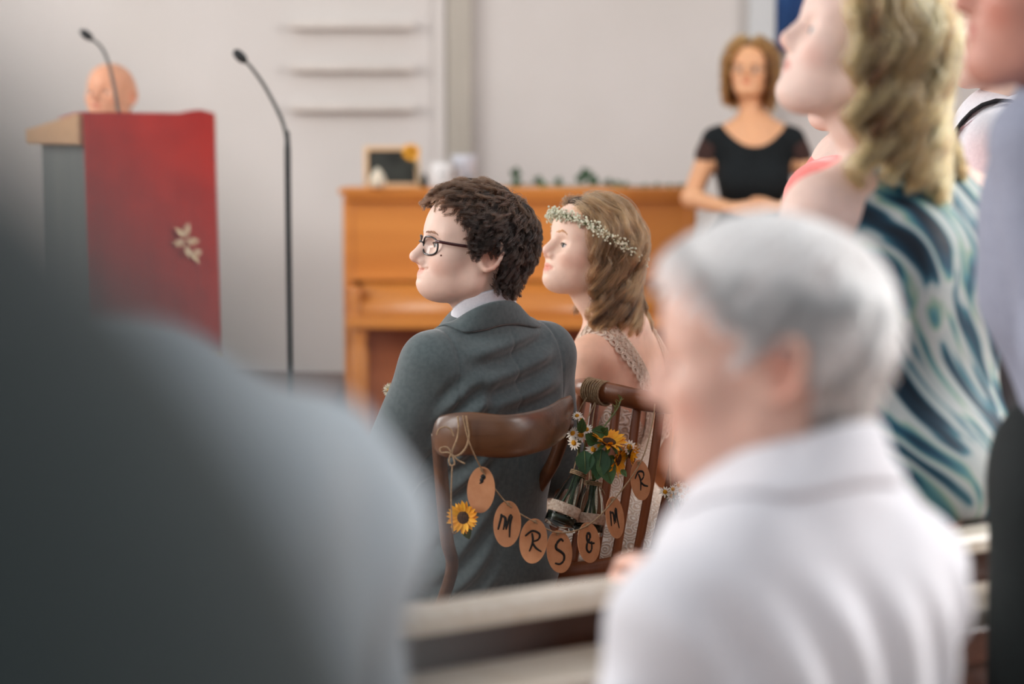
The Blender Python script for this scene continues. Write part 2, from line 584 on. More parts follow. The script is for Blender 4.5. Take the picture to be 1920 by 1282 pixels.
def head_matrix(o, yaw=0.0, pitch=0.0, roll=0.0, s=1.0):
    return (Matrix.Translation(Vector(o)) @ Matrix.Rotation(math.radians(yaw), 4, 'Z') @ Matrix.Rotation(-math.radians(pitch), 4, 'Y')
            @ Matrix.Rotation(math.radians(roll), 4, 'X') @ Matrix.Diagonal((s, s, s, 1)))

def to_local(P, M):
    Mi = np.array(M.inverted(), dtype=F32)
    return np.asarray(P, dtype=F32) @ Mi[:3, :3].T + Mi[:3, 3]

def to_world(P, M):
    A = np.array(M, dtype=F32)
    return np.asarray(P, dtype=F32) @ A[:3, :3].T + A[:3, 3]

def face_colour(Q, lip=(0.80, 0.50, 0.48), blush=0.5, mz=0.0):
    """vertex tint: lips, cheeks, ears, nose tip"""
    c = np.ones((len(Q), 3), dtype=F32)
    def mixin(w, col):
        c[:] = c * (1 - w[:, None]) + c * np.array(col, dtype=F32) * w[:, None]
    r = np.sqrt(((Q[:, 1]) / 0.0225) ** 2 + ((Q[:, 2] + 0.0508 - mz) / 0.0115) ** 2)
    mixin((1 - sstep(r, 0.75, 1.05)) * (Q[:, 0] > 0.078), lip)
    for s in (-1, 1):
        d = np.sqrt(((Q[:, 0] - 0.075) / 0.03) ** 2 + ((Q[:, 1] - s * 0.048) / 0.03) ** 2 + ((Q[:, 2] + 0.028) / 0.026) ** 2)
        mixin((1 - sstep(d, 0.2, 1.2)) * blush, (0.97, 0.74, 0.70))
        d = np.sqrt(((Q[:, 0] + 0.014) / 0.02) ** 2 + ((Q[:, 1] - s * 0.084) / 0.012) ** 2 + ((Q[:, 2] - 0.002) / 0.03) ** 2)
        mixin((1 - sstep(d, 0.6, 1.2)) * 0.7, (0.97, 0.72, 0.66))
    d = np.linalg.norm(Q - V3(0.112, 0, -0.02), axis=1)
    mixin((1 - sstep(d, 0.006, 0.02)) * 0.6, (0.97, 0.76, 0.72))
    return c

SKIN = {}
def skin_mat(name, rgb, rough=0.5):
    return mat(name, rgb, rough, tuple(min(255, int(v * 0.97)) for v in rgb), scale=45, bump=0.015, bscale=220, attr='Col', sss=0.10, spec=0.35)

def eyes(root, M, iris=(70, 90, 100), gaze=(0, 0), side=(-1, 1), lashes=True, lash=(35, 25, 22), ez=0.0):
    for s in side:
        c = Vector((0.0765, s * 0.0325, 0.0045 + ez))
        E = M @ Matrix.Translation(c) @ Matrix.Rotation(math.radians(gaze[0]), 4, 'Z') @ Matrix.Rotation(-math.radians(gaze[1]), 4, 'Y') @ Matrix.Rotation(math.pi / 2, 4, 'Y')
        r = 0.0122
        mb = MB(); mb.lathe([(r * math.sin(math.radians(a)), r * math.cos(math.radians(a))) for a in range(0, 181, 15)], 18, E)
        eb = mb.build('eyeball', mat('eye_white', (226, 220, 214), 0.25, (214, 200, 196)), root)
        mb = MB(); mb.lathe([(r * 1.02 * math.sin(math.radians(a)), r * 1.02 * math.cos(math.radians(a))) for a in (0, 8, 16, 24, 29)], 18, E)
        mb.build('iris', mat('iris_%d_%d_%d' % iris, iris, 0.2, tuple(int(v * .7) for v in iris), scale=400), eb)
        mb = MB(); mb.lathe([(r * 1.035 * math.sin(math.radians(a)), r * 1.035 * math.cos(math.radians(a))) for a in (0, 7, 13)], 14, E)
        mb.build('pupil', mat('pupil_black', (8, 8, 9), 0.15), eb)
        if lashes:
            pts = []
            for i in range(9):
                t = -1 + 2 * i / 8
                y = s * 0.0325 + t * 0.0125
                z = 0.0048 + 0.0046 * (1 - t * t) + 0.0012 * (t * s)
                x = 0.0765 + math.sqrt(max(1e-6, 0.0142 ** 2 - (t * 0.0125) ** 2 - (z - 0.0045) ** 2)) + 0.0007
                pts.append(M @ Vector((x, y, z + ez)))
            MB().tube(pts, [0.0004 + 0.0008 * (1 - (2 * i / 8 - 1) ** 2) for i in range(9)], 5).build('eyelashes', mat('lash_%d' % lash[0], lash, 0.7), root)

def hair_object(name, pts, radius, tint, material, parent):
    """pts (n strands, m points, 3)"""
    n, m, _ = pts.shape
    hc = bpy.data.hair_curves.new(name)
    hc.add_curves([m] * n)
    hc.attributes['position'].data.foreach_set('vector', np.ascontiguousarray(pts, dtype=F32).ravel()) if 'position' in hc.attributes else None
    if 'radius' not in hc.attributes: hc.attributes.new('radius', 'FLOAT', 'POINT')
    hc.attributes['radius'].data.foreach_set('value', np.ascontiguousarray(np.broadcast_to(radius, (n, m)), dtype=F32).ravel())
    a = hc.attributes.new('tint', 'FLOAT', 'POINT')
    a.data.foreach_set('value', np.ascontiguousarray(np.broadcast_to(tint, (n, m)), dtype=F32).ravel())
    hc.materials.append(material)
    o = bpy.data.objects.new(name, hc)
    COL.objects.link(o)
    o.parent = parent
    return o

def roots_on(field, dirs, centre=(-0.005, 0, 0.03)):
    """hit points of rays from the head centre with the local head surface"""
    c = V3(*centre)
    lo = np.full(len(dirs), 0.03, dtype=F32); hi = np.full(len(dirs), 0.17, dtype=F32)
    for _ in range(14):
        mid = (lo + hi) / 2
        d = field.eval(c + dirs * mid[:, None], 0.25)
        lo = np.where(d < 0, mid, lo); hi = np.where(d < 0, hi, mid)
    return c + dirs * hi[:, None]

def sphere_dirs(n, rng):
    v = rng.normal(size=(n, 3)); return (v / np.linalg.norm(v, axis=1, keepdims=True)).astype(F32)

def grow(field, roots, dir_fn, length, steps, rng, wave=0.0, wlen=0.08, margin=0.006, lift=0.3, jitter=0.0, inertia=0.65, mtip=None, coh=0.0, hug=0.0, hugz=-0.05):
    """guide strands: follow dir_fn along the surface, kept outside the head by the distance field"""
    n = len(roots); step = (length / (steps - 1)).astype(F32)
    N = field.grad(roots)
    pos = roots.copy(); out = [pos.copy()]
    d = dir_fn(pos, 0.0); d = d * (1 - lift) + N * lift
    d /= np.linalg.norm(d, axis=1, keepdims=True) + 1e-9
    ph = (rng.uniform(0, 6.28, n) * (1 - coh) + coh * (7.0 * np.arctan2(roots[:, 1], roots[:, 0]) + 25 * roots[:, 2])).astype(F32); wl = (wlen * rng.uniform(0.88, 1.14, n)).astype(F32)
    acc = np.zeros(n, dtype=F32)
    for i in range(1, steps):
        t = i / (steps - 1)
        g = dir_fn(pos, t)
        d = d * inertia + g * (1 - inertia)
        if hug:
            n0 = field.grad(pos); ds = field.eval(pos, 0.3)
            mg0 = margin if mtip is None else margin + (mtip - margin) * t
            on = (d * n0).sum(1)
            lvl = sstep(pos[:, 2], hugz - 0.04, hugz)
            d = d - n0 * (np.maximum(on, 0) * lvl + hug * lvl * np.clip((ds - mg0) / 0.02, 0, 1))[:, None]
        d /= np.linalg.norm(d, axis=1, keepdims=True) + 1e-9
        pos = pos + d * step[:, None]
        dist = field.eval(pos, 0.3)
        nr = field.grad(pos)
        mg = margin if mtip is None else margin + (mtip - margin) * t
        push = np.maximum(0, mg - dist)
        pos = pos + nr * push[:, None]
        acc += step
        if wave:
            side = np.cross(d, nr); side /= np.linalg.norm(side, axis=1, keepdims=True) + 1e-9
            up = nr
            w = wave * min(1, t * 1.6)
            a = ph + 6.283 * acc / wl
            off = side * (np.sin(a) * w)[:, None] + up * ((0.5 + 0.5 * np.cos(a)) * w * 0.9)[:, None]
            out.append((pos + off).astype(F32))
        else:
            out.append(pos.copy())
    return np.stack(out, 1)

def clump(guides, per, rng, spread=0.006, tip=0.35, fuzz=0.0012):
    """fill every guide with strands"""
    K, m, _ = guides.shape
    t = np.linspace(0, 1, m, dtype=F32)
    off = rng.normal(size=(K, per, 1, 3)).astype(F32) * spread
    prof = (1 - (1 - tip) * t ** 0.8)[None, None, :, None]
    fz = np.cumsum(rng.normal(size=(K, per, m, 3)).astype(F32) * fuzz, 2) * 0.5
    S = guides[:, None] + off * prof + fz * t[None, None, :, None]
    return S.reshape(K * per, m, 3)

def hand_ops(f, W, d, palm, side, curl=0.5, s=1.0, spread=0.0):
    """W wrist, d finger direction, palm = normal the palm faces, side = direction of the thumb"""
    W = np.array(W, float); d = np.array(d, float); d /= np.linalg.norm(d)
    p = np.array(palm, float); p -= d * p.dot(d); p /= np.linalg.norm(p)
    sd = np.array(side, float); sd -= d * sd.dot(d) + p * sd.dot(p); sd /= np.linalg.norm(sd)
    k = 0.010
    for j in range(4):
        o = (1.5 - j) * 0.0185 * s
        f.cap(W + sd * o * 0.55, W + d * 0.082 * s + sd * o, 0.014 * s, 0.0115 * s, k)
    L = [0.068, 0.078, 0.073, 0.056]
    for j in range(4):
        o = (1.5 - j) * 0.0195 * s
        q = W + d * 0.084 * s + sd * o
        a = 0.0
        fr = [0.0095, 0.0085, 0.0076, 0.0066]
        dd = d + sd * (1.5 - j) * spread; dd /= np.linalg.norm(dd)
        for i, fl in enumerate((0.45, 0.30, 0.25)):
            a += curl * (0.55, 0.8, 0.5)[i] + 0.04 * j * curl
            v = dd * math.cos(a) + p * math.sin(a)
            q2 = q + v * L[j] * fl * s
            f.cap(q, q2, fr[i] * s, fr[i + 1] * s, 0.003)
            q = q2
    q = W + d * 0.018 * s + sd * 0.020 * s
    a1 = W + d * 0.050 * s + sd * 0.043 * s + p * 0.012 * s
    a2 = a1 + (d * 0.85 + sd * 0.25 + p * 0.30 * (0.4 + curl)) * 0.032 * s
    a3 = a2 + (d * 0.90 + p * 0.45 * (0.4 + curl)) * 0.025 * s
    f.cap(q, a1, 0.0145 * s, 0.0110 * s, 0.008); f.cap(a1, a2, 0.0105 * s, 0.0090 * s, 0.004); f.cap(a2, a3, 0.0090 * s, 0.0074 * s, 0.003)

def bounds(field, pad=0.02):
    lo = np.min([c - R for _, _, c, R, _ in field.ops if _ is not None], 0); hi = np.max([c + R for _, _, c, R, _ in field.ops], 0)
    return lo - pad, hi + pad

def skin_mesh(root, name, f, h, M, material, lo=None, hi=None, blush=0.5, lip=(0.80, 0.50, 0.48), extra=None, mz=0.0):
    b = bounds(f)
    v, q = f.mesh(b[0] if lo is None else lo, b[1] if hi is None else hi, h)
    Q = to_local(v, M)
    c = face_colour(Q, lip, blush, mz)
    if extra is not None: c = c * extra(Q)
    return np_mesh(name, v, q, material, root, c)

def cloth_mesh(root, name, f, h, material, lo=None, hi=None):
    b = bounds(f)
    v, q = f.mesh(b[0] if lo is None else lo, b[1] if hi is None else hi, h)
    return np_mesh(name, v, q, material, root)

def collar_band(root, name, material, pts_low, pts_high, thick=0.003, sub=1):
    """open band between two matching point rows"""
    rows = [smooth_path(pts_low, 4), smooth_path([(Vector(a) + Vector(b)) / 2 for a, b in zip(pts_low, pts_high)], 4), smooth_path(pts_high, 4)]
    o = MB().sheet(rows).build(name, material, root)
    md = o.modifiers.new('solid', 'SOLIDIFY'); md.thickness = thick; md.offset = 0
    md = o.modifiers.new('bev', 'SUBSURF'); md.levels = sub; md.render_levels = sub
    return o

def leg_sit(f, hip, knee, ankle, toe, r=(0.085, 0.062, 0.05, 0.042)):
    f.cap(hip, knee, r[0], r[1], 0.04); f.cap(knee, ankle, r[1], r[3], 0.03)

def shoe(root, ankle, fwd, material, name='shoe', s=1.0):
    f = Field()
    a = np.array(ankle, float); fw = np.array(fwd, float); fw[2] = 0; fw /= np.linalg.norm(fw)
    g = np.array((a[0], a[1], 0.0))
    f.cap(g - fw * 0.05 * s + (0, 0, 0.045), g + fw * 0.03 * s + (0, 0, 0.055), 0.040 * s, 0.040 * s, 0.0)
    f.cap(g + fw * 0.03 * s + (0, 0, 0.045), g + fw * 0.16 * s + (0, 0, 0.036), 0.042 * s, 0.034 * s, 0.03)
    f.cut(lambda P: 0.002 - P[:, 2], g, 0.4, 0.004)
    return cloth_mesh(root, name, f, 0.008, material)
# ------------------------------------------------------------------ the setting
WALL = mat('plaster_wall', (211, 205, 201), 0.9, (205, 199, 194), scale=1.3, bump=0.05, bscale=35, spec=0.15)
def struct(name, mb, m, **kw):
    o = mb.build(name, m, None, smooth=False, **kw); o['kind'] = 'structure'; return o

YW = 11.2
struct('floor', MB().box((0, 4.6, -0.05), (10.4, 13.4, 0.1)), wood('floor_wood', (120, 66, 36), (150, 88, 48), 3.0, 'y', 0.35))
struct('wall_back', MB().box((0, YW + 0.1, 2.6), (10.4, 0.2, 5.4)), WALL)
def side_wall(name, x, wins):
    mb = MB()
    y0 = -2.0
    for a, b in wins + [(11.3, None)]:
        mb.box((x, (y0 + a) / 2, 2.6), (0.2, a - y0, 5.4))
        if b is not None:
            mb.box((x, (a + b) / 2, 0.55), (0.2, b - a, 1.3)); mb.box((x, (a + b) / 2, 4.65), (0.2, b - a, 1.3)); y0 = b
    return struct(name, mb, WALL)
side_wall('wall_left', -5.1, [(1.6, 4.4), (6.2, 9.0)])
side_wall('wall_right', 5.1, [(2.8, 5.6)])
WINF = mat('window_paint', (226, 224, 220), 0.5)
GLASS = mat('window_glass', (235, 240, 240), 0.05, trans=1.0)
for n, (x, a, b) in enumerate([(-5.1, 1.6, 4.4), (-5.1, 6.2, 9.0), (5.1, 2.8, 5.6)]):
    mb = MB()
    for y in (a + 0.04, (a + b) / 2, b - 0.04): mb.box((x, y, 2.6), (0.08, 0.08, 2.8))
    for z in (1.24, 2.6, 3.96): mb.box((x, (a + b) / 2, z), (0.07, b - a, 0.08))
    w = struct('window_%d' % (n + 1), mb, WINF)
    for k in range(2):
        for j in range(2):
            yy = a + 0.08 + (b - a - 0.16) * (k + 0.5) / 2; zz = 1.92 + 1.36 * j
            MB().box((x, yy, zz), (0.012, (b - a) / 2 - 0.12, 1.28)).build('pane', GLASS, w, smooth=False)

def wx(px, Y): return at(px, 600, Y).x
def wz(py, Y): return at(960, py, Y).z
# grey pilaster strip, white door casing
o = struct('trim_1', MB().box(((wx(840, 11.15) + wx(885, 11.15)) / 2, 11.17, 2.6), (wx(885, 11.15) - wx(840, 11.15), 0.06, 5.4)),
           mat('pilaster_paint', (178, 171, 160), 0.85, (172, 165, 154), scale=2, bump=0.03), bevel=0.004)
tag(o, 'grey painted vertical strip dividing the pale back wall', kind='structure')
o = struct('trim_2', MB().box(((wx(815, 11.15) + wx(838, 11.15)) / 2, 11.185, 2.6), (wx(838, 11.15) - wx(815, 11.15), 0.03, 5.4)), WALL, bevel=0.004)
o = struct('trim_3', MB().box(((wx(1402, 11.1) + wx(1449, 11.1)) / 2, 11.15, 2.6), (wx(1449, 11.1) - wx(1402, 11.1), 0.10, 5.4)),
           mat('casing_paint', (205, 206, 206), 0.6, (198, 200, 201), scale=2), bevel=0.006)
# blue wall hanging
t = empty('wall_hanging', (wx(1560, 11.1), 11.13, wz(95, 11.1)))
zt = 1.3; wd = wx(1700, 11.1) - wx(1450, 11.1)
rows = [[(wd * (i / 24 - 0.5), 0.01 * math.sin(i * 1.9) - 0.01, z) for i in range(25)] for z in (0, zt * .33, zt * .66, zt)]
fb = MB().sheet(rows).build('cloth', mat('blue_hanging', (46, 86, 140), 0.85, (34, 66, 116), scale=5, stretch=(3, 1, 0.6), bump=0.05), t)
fb.modifiers.new('s', 'SOLIDIFY').thickness = 0.006
MB().tube([(-wd / 2 - 0.02, 0, zt), (wd / 2 + 0.02, 0, zt)], 0.012, 8).build('rod', mat('rod_wood', (120, 90, 60), 0.5), t)
tag(t, 'deep blue cloth hanging on the back wall behind the blonde woman', 'wall hanging')

# three white ledges on the wall
for i, (py, which) in enumerate([(50, 'topmost'), (130, 'middle'), (205, 'lowest')]):
    z = wz(py, 11.1); x0 = wx(545, 11.1); x1 = wx(777, 11.1)
    t = empty('wall_ledge', ((x0 + x1) / 2, 11.15, z))
    MB().box((0, 0.01, 0.0), (x1 - x0, 0.06, 0.018)).build('shelf_board', mat('ledge_paint', (214, 206, 199), 0.8), t, smooth=False, bevel=0.004)
    MB().box((0, -0.024, 0.010), (x1 - x0, 0.008, 0.034)).build('front_lip', MATS['ledge_paint'], t, smooth=False, bevel=0.003)
    tag(t, '%s of the three narrow white ledges on the pale wall' % which, 'wall ledge', 'ledges on the back wall')

# low platform that carries the pulpit
o = struct('platform', MB().box((-2.9, 9.2, 0.15), (4.3, 4.0, 0.3)), mat('platform_carpet', (120, 92, 80), 0.95, (110, 84, 74), scale=40), bevel=0.01)
tag(o, 'low carpeted platform under the pulpit', kind='structure')

# ------------------------------------------------------------------ piano
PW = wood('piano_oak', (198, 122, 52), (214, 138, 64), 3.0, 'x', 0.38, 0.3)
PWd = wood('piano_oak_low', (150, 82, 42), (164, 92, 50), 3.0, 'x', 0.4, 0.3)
YP = 9.95
x0 = wx(643, YP); x1 = wx(1306, YP); zt = wz(353, YP)
t = empty('upright_piano', ((x0 + x1) / 2, YP + 0.2, 0))
W = x1 - x0; cx = 0
def pbox(name, x, y, z, dx, dy, dz, m=PW, b=0.006, parent=t):
    return MB().box((x, y, z), (dx, dy, dz)).build(name, m, parent, smooth=False, bevel=b)
pbox('lid', 0, -0.005, zt - 0.012, W + 0.03, 0.43, 0.028, b=0.010)
pbox('lid_moulding', 0, -0.188, zt - 0.04, W - 0.01, 0.030, 0.03, b=0.010)
for s in (-1, 1):
    pbox('side_panel', s * (W / 2 - 0.022), 0.02, (zt - 0.03) / 2, 0.044, 0.38, zt - 0.03)
    pbox('cheek', s * (W / 2 - 0.06), -0.27, 0.715, 0.05, 0.24, 0.15, b=0.02)
    MB().lathe([(0.03, 0.0), (0.03, 0.02), (0.02, 0.05), (0.034, 0.30), (0.036, 0.52), (0.028, 0.56), (0.036, 0.60), (0.036, 0.64)], 14,
               Matrix.Translation((s * (W / 2 - 0.075), -0.33, 0))).build('front_leg', PW, t)
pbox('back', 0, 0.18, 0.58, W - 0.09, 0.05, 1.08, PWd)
pbox('upper_panel', 0, -0.150, 0.985, W - 0.085, 0.03, 0.33)
pbox('music_ledge', 0, -0.172, 0.815, W - 0.06, 0.075, 0.022, b=0.009)
# curved key lid
prof = []
for i in range(9):
    a = math.pi / 2 * i / 8
    prof.append((-0.20 - 0.19 * math.sin(a), 0.665 + 0.135 * math.cos(a) ** 0.8))
rows = [[(-W / 2 + 0.085, y, z) for y, z in prof], [(W / 2 - 0.085, y, z) for y, z in prof]]
kl = MB().sheet(rows).build('key_lid', PW, t); kl.modifiers.new('s', 'SOLIDIFY').thickness = 0.02
pbox('key_bed', 0, -0.265, 0.648, W - 0.05, 0.27, 0.05)
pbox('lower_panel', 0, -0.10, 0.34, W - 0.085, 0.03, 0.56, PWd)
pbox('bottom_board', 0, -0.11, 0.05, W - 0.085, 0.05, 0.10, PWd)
for k in (-1, 1):
    MB().tube([(k * 0.08, -0.12, 0.05), (k * 0.08, -0.24, 0.045), (k * 0.08, -0.28, 0.03)], [0.012, 0.015, 0.008], 8, flat=0.4).build('pedal', mat('brass', (190, 150, 70), 0.3, metal=1.0), t)
tag(t, 'honey-coloured oak upright piano with closed key lid against the back wall', 'piano')

# things on the piano
def chalkboard():
    c = at(735, 308, 10.02)
    t = empty('chalkboard', (c.x, 10.02, zt + 0.002)); t.rotation_euler = (math.radians(-14), 0, math.radians(3))
    w, h = 0.215, 0.165
    FW = wood('frame_pine', (214, 176, 136), (226, 190, 150), 8, 'x', 0.6, 0)
    for s in (-1, 1):
        MB().box((s * (w / 2), 0, h / 2), (0.018, 0.018, h + 0.018)).build('frame_side', FW, t, smooth=False, bevel=0.003)
    for z in (0, h):
        MB().box((0, 0, z + 0.009 * (z == 0)), (w - 0.016, 0.018, 0.018)).build('frame_bar', FW, t, smooth=False, bevel=0.003)
    MB().box((0, 0.004, h / 2), (w - 0.014, 0.006, h - 0.01)).build('slate', mat('slate_board', (42, 44, 40), 0.8, (52, 54, 49), scale=12), t, smooth=False)
    tag(t, 'small chalkboard in pale wooden frame leaning on the piano top', 'chalkboard')
chalkboard()
c = at(708, 348, 9.93)
mb = MB(); mb.lathe([(0.0, 0), (0.020, 0.0), (0.031, 0.012), (0.034, 0.03), (0.028, 0.05), (0.016, 0.068), (0.007, 0.080), (0.0, 0.084)], 16)
o = mb.build('ornament', mat('ivory_wax', (226, 216, 196), 0.5, (218, 206, 184), sss=0.2)); o.location = (c.x, 9.93, zt + 0.002)
tag(o, 'small ivory rounded ornament in front of the chalkboard', 'ornament')
c = at(796, 345, 10.0)
mb = MB(); mb.lathe([(0.0, 0), (0.013, 0), (0.014, 0.02), (0.013, 0.042), (0.007, 0.05), (0.007, 0.058), (0.0, 0.058)], 14)
o = mb.build('ink_bottle', mat('black_glass', (18, 18, 18), 0.2)); o.location = (c.x, 10.0, zt + 0.002)
tag(o, 'tiny black bottle on the piano beside the chalkboard', 'bottle')
def mug():
    t = empty('printed_mug', (wx(828, 9.95), 9.95, zt + 0.002), math.radians(20))
    MB().lathe([(0.0, 0), (0.044, 0), (0.047, 0.006), (0.047, 0.104), (0.044, 0.107), (0.041, 0.104), (0.041, 0.012), (0.0, 0.010)], 24).build('cup', mat('white_china', (222, 218, 216), 0.35), t)
    MB().tube([(0.045, 0, 0.085), (0.068, 0, 0.082), (0.074, 0, 0.055), (0.066, 0, 0.028), (0.045, 0, 0.024)], 0.006, 8).build('handle', MATS['white_china'], t)
    for a in (-112, -84):
        MB().ball((0.0466 * math.cos(math.radians(a)), 0.0466 * math.sin(math.radians(a)), 0.056), 0.006, 8, 5).build('printed_dot', mat('print_grey', (120, 120, 118), 0.5), t)
    tag(t, 'white china mug with two grey printed dots on the piano', 'mug')
mug()
t = empty('paper_cup', (wx(871, 10.02), 10.02, zt + 0.002))
MB().lathe([(0.0, 0), (0.042, 0), (0.053, 0.128), (0.055, 0.132), (0.053, 0.134), (0.050, 0.130), (0.040, 0.006), (0, 0.006)], 24).build('cup', mat('pale_blue_cup', (214, 218, 228), 0.5), t)
MB().box((0.02, -0.0445, 0.04), (0.03, 0.006, 0.02)).build('sticker', mat('sticker_grey', (150, 156, 160), 0.5), t, smooth=False)
tag(t, 'pale bluish white cup on the piano right of the mug', 'cup')

# ------------------------------------------------------------------ leaves and flowers
def leaf_mesh(mb, base, d, n, L, W_, bend=0.25, rows=7, fold=0.15):
    base = Vector(base); d = Vector(d).normalized(); n = Vector(n); n = (n - d * n.dot(d)).normalized(); s = d.cross(n)
    R = []
    for i in range(rows):
        t = i / (rows - 1)
        w = W_ * 0.5 * (math.sin(math.pi * min(1, t * 0.96 + 0.02)) ** 0.8) * (1.15 - 0.5 * t)
        c = base + d * (L * t) - n * (bend * L * t * t)
        R.append([c - s * w + n * w * fold, c - s * w * .5 + n * w * fold * .3, c, c + s * w * .5 + n * w * fold * .3, c + s * w + n * w * fold])
    return mb.sheet(R)

LEAF = mat('leaf_green', (52, 84, 44), 0.5, (72, 104, 58), scale=30, bump=0.1, bscale=120)
LEAFD = mat('leaf_dark', (26, 60, 30), 0.45, (40, 78, 42), scale=30, bump=0.1, bscale=120)
STEM = mat('stem_green', (78, 92, 48), 0.6, (96, 108, 60), scale=40)
PETY = mat('sunflower_petal', (240, 176, 20), 0.6, (232, 150, 14), scale=60, stretch=(1, 1, 1))
PETW = mat('daisy_petal', (236, 230, 218), 0.6, (226, 216, 200), scale=60)
DISC = mat('sunflower_disc', (52, 32, 18), 0.9, (84, 54, 24), scale=220, bump=0.6, bscale=260)
DISY = mat('daisy_disc', (222, 160, 30), 0.9, (200, 130, 20), scale=300, bump=0.5, bscale=300)
TWINE = mat('jute_twine', (176, 150, 118), 0.95, (150, 122, 92), scale=200, bump=0.5, bscale=400)

def blossom(name, c, n, r, kind, label, group, stem_to=None, petals=16, cup=0.15, cat='flower'):
    c = Vector(c); n = Vector(n).normalized()
    t = empty(name, c)
    q = n.to_track_quat('Z', 'Y').to_matrix()
    rr = 0.40 if kind == 'sun' else 0.36
    mb = MB()
    layers = 2 if kind == 'sun' else 1
    for l in range(layers):
        for i in range(petals):
            a = 2 * math.pi * (i + 0.5 * l) / petals + random.uniform(-0.1, 0.1)
            d = Vector((math.cos(a), math.sin(a), cup + 0.18 * l + random.uniform(-0.12, 0.18)))
            L = r * (1 - rr * 0.75) * random.uniform(0.85, 1.1)
            leaf_mesh(mb, q @ (Vector((math.cos(a), math.sin(a), 0)) * r * rr * 0.75 + Vector((0, 0, 0.001 * l))), q @ d, q @ Vector((0, 0, 1)), L,
                      r * (0.30 if kind == 'sun' else 0.30), random.uniform(-0.15, 0.25), 5, 0.2)
    p = mb.build('petals', PETY if kind == 'sun' else PETW, t)
    mb = MB().ball(q @ Vector((0, 0, 0.0)), r * rr, 14, 8, (1, 1, 0.42 if kind == 'sun' else 0.75), q)
    mb.build('flower_head', DISC if kind == 'sun' else DISY, t)
    if stem_to is not None:
        e = Vector(stem_to) - c
        mid = e * 0.45 - n * r * 0.8
        MB().tube(smooth_path([-n * r * 0.1, mid, e], 5), r * 0.07 if kind == 'sun' else 0.0012, 6).build('stem', STEM, t)
        mb = MB()
        if kind == 'sun':
            for i in range(9):
                a = 2 * math.pi * i / 9
                leaf_mesh(mb, q @ Vector((0.3 * r * math.cos(a), 0.3 * r * math.sin(a), -0.003)), q @ Vector((math.cos(a), math.sin(a), -0.1)), q @ Vector((0, 0, 1)), r * 0.55, r * 0.25, 0.2, 4)
            mb.build('sepals', LEAF, t)
    tag(t, label, cat, group)
    return t

# sunflower head decorating the chalkboard corner
blossom('yellow_flower', at(771, 285, 9.98), (-0.2, -1, 0.1), 0.038, 'sun', 'small yellow flower tucked at the chalkboard corner', None, (at(790, 300, 9.99).x, 9.99, zt + 0.004), 12)

# ivy trailing over the piano top
t = empty('ivy_trail', (wx(1075, 10.0), 10.0, zt + 0.003))
ivp = [at(px, py, 10.0 + dy) - Vector(t.location) for px, py, dy in [(945, 352, 0.0), (1000, 346, 0.03), (1060, 349, -0.02), (1120, 346, 0.02), (1190, 350, 0.0), (1290, 352, 0.02)]]
ivp = [Vector((p.x, p.y, 0.005 + 0.006 * (i % 2))) for i, p in enumerate(ivp)]
MB().tube(smooth_path(ivp, 6), 0.003, 6).build('vine', STEM, t)
def ivy_leaf(px, py, size, seed):
    random.seed(seed)
    p = at(px, py, 10.0 + random.uniform(-0.04, 0.03)) - Vector(t.location)
    mb = MB()
    n = Vector((random.uniform(-.4, .4), -1, random.uniform(-.1, .5)))
    ang0 = random.uniform(-0.6, 0.6)
    for k in range(5):
        a = math.pi / 2 + ang0 + (k - 2) * 1.02
        s = size * (1.0 if k == 2 else 0.8 if k in (1, 3) else 0.55)
        leaf_mesh(mb, p, Vector((math.cos(a), 0.15 * random.uniform(-1, 1), math.sin(a))), n, s, s * 0.9, 0.15, 5)
    mb.build('leaf', LEAFD if size > 0.024 else LEAF, t)
for i, (px, py, sz) in enumerate([(966, 328, .036), (970, 345, .032), (1008, 341, .030), (1018, 348, .024), (1046, 343, .028), (1088, 338, .034), (1100, 330, .040), (1112, 342, .036),
                                  (1140, 345, .028), (1158, 347, .024), (1172, 349, .022), (1210, 350, .016), (1232, 349, .018), (1256, 350, .016), (1275, 351, .018), (1290, 349, .014)]):
    ivy_leaf(px, py, sz, 40 + i)
tag(t, 'green ivy trail lying along the piano top', 'ivy')

# ------------------------------------------------------------------ pulpit with red cloth
RED = mat('red_antependium', (168, 34, 24), 0.8, (150, 26, 20), scale=6, bump=0.05, bscale=90, sheen=0.3)
PUL = wood('pulpit_wood', (176, 138, 100), (190, 150, 112), 4, 'x', 0.5, 0.1)
ANG = math.radians(32)
t = empty('pulpit', (wx(217, 8.0), 8.22, 0.3), ANG)
zt2 = wz(214, 8.0) - 0.3
wd = 0.47
mb = MB()                                                            # sloped reading desk, high edge to the congregation
V8 = []
for x in (-wd / 2 - 0.015, wd / 2 + 0.015):
    for y, za, zb in ((-0.2, zt2 - 0.105, zt2), (0.28, zt2 - 0.105, zt2 - 0.055)):
        V8 += [(x, y, za), (x, y, zb)]
mb.add(V8, [(0, 1, 3, 2), (4, 6, 7, 5), (0, 4, 5, 1), (2, 3, 7, 6), (0, 2, 6, 4), (1, 5, 7, 3)])
mb.build('reading_desk', PUL, t, smooth=False, bevel=0.006)
MB().box((0, 0.04, (zt2 - 0.10) / 2), (wd - 0.06, 0.42, zt2 - 0.10)).build('body', wood('pulpit_body', (96, 100, 98), (112, 114, 110), 3, 'z', 0.6, 0), t, smooth=False, bevel=0.008)
MB().box((0, 0.04, 0.02), (wd + 0.04, 0.52, 0.04)).build('plinth', PUL, t, smooth=False, bevel=0.006)
tag(t, 'wooden pulpit with sloped reading desk on the platform', 'pulpit')
PULPIT_M = Matrix.Translation(t.location) @ Matrix.Rotation(ANG, 4, 'Z')
c = empty('altar_cloth', t.location, ANG)
rows = []
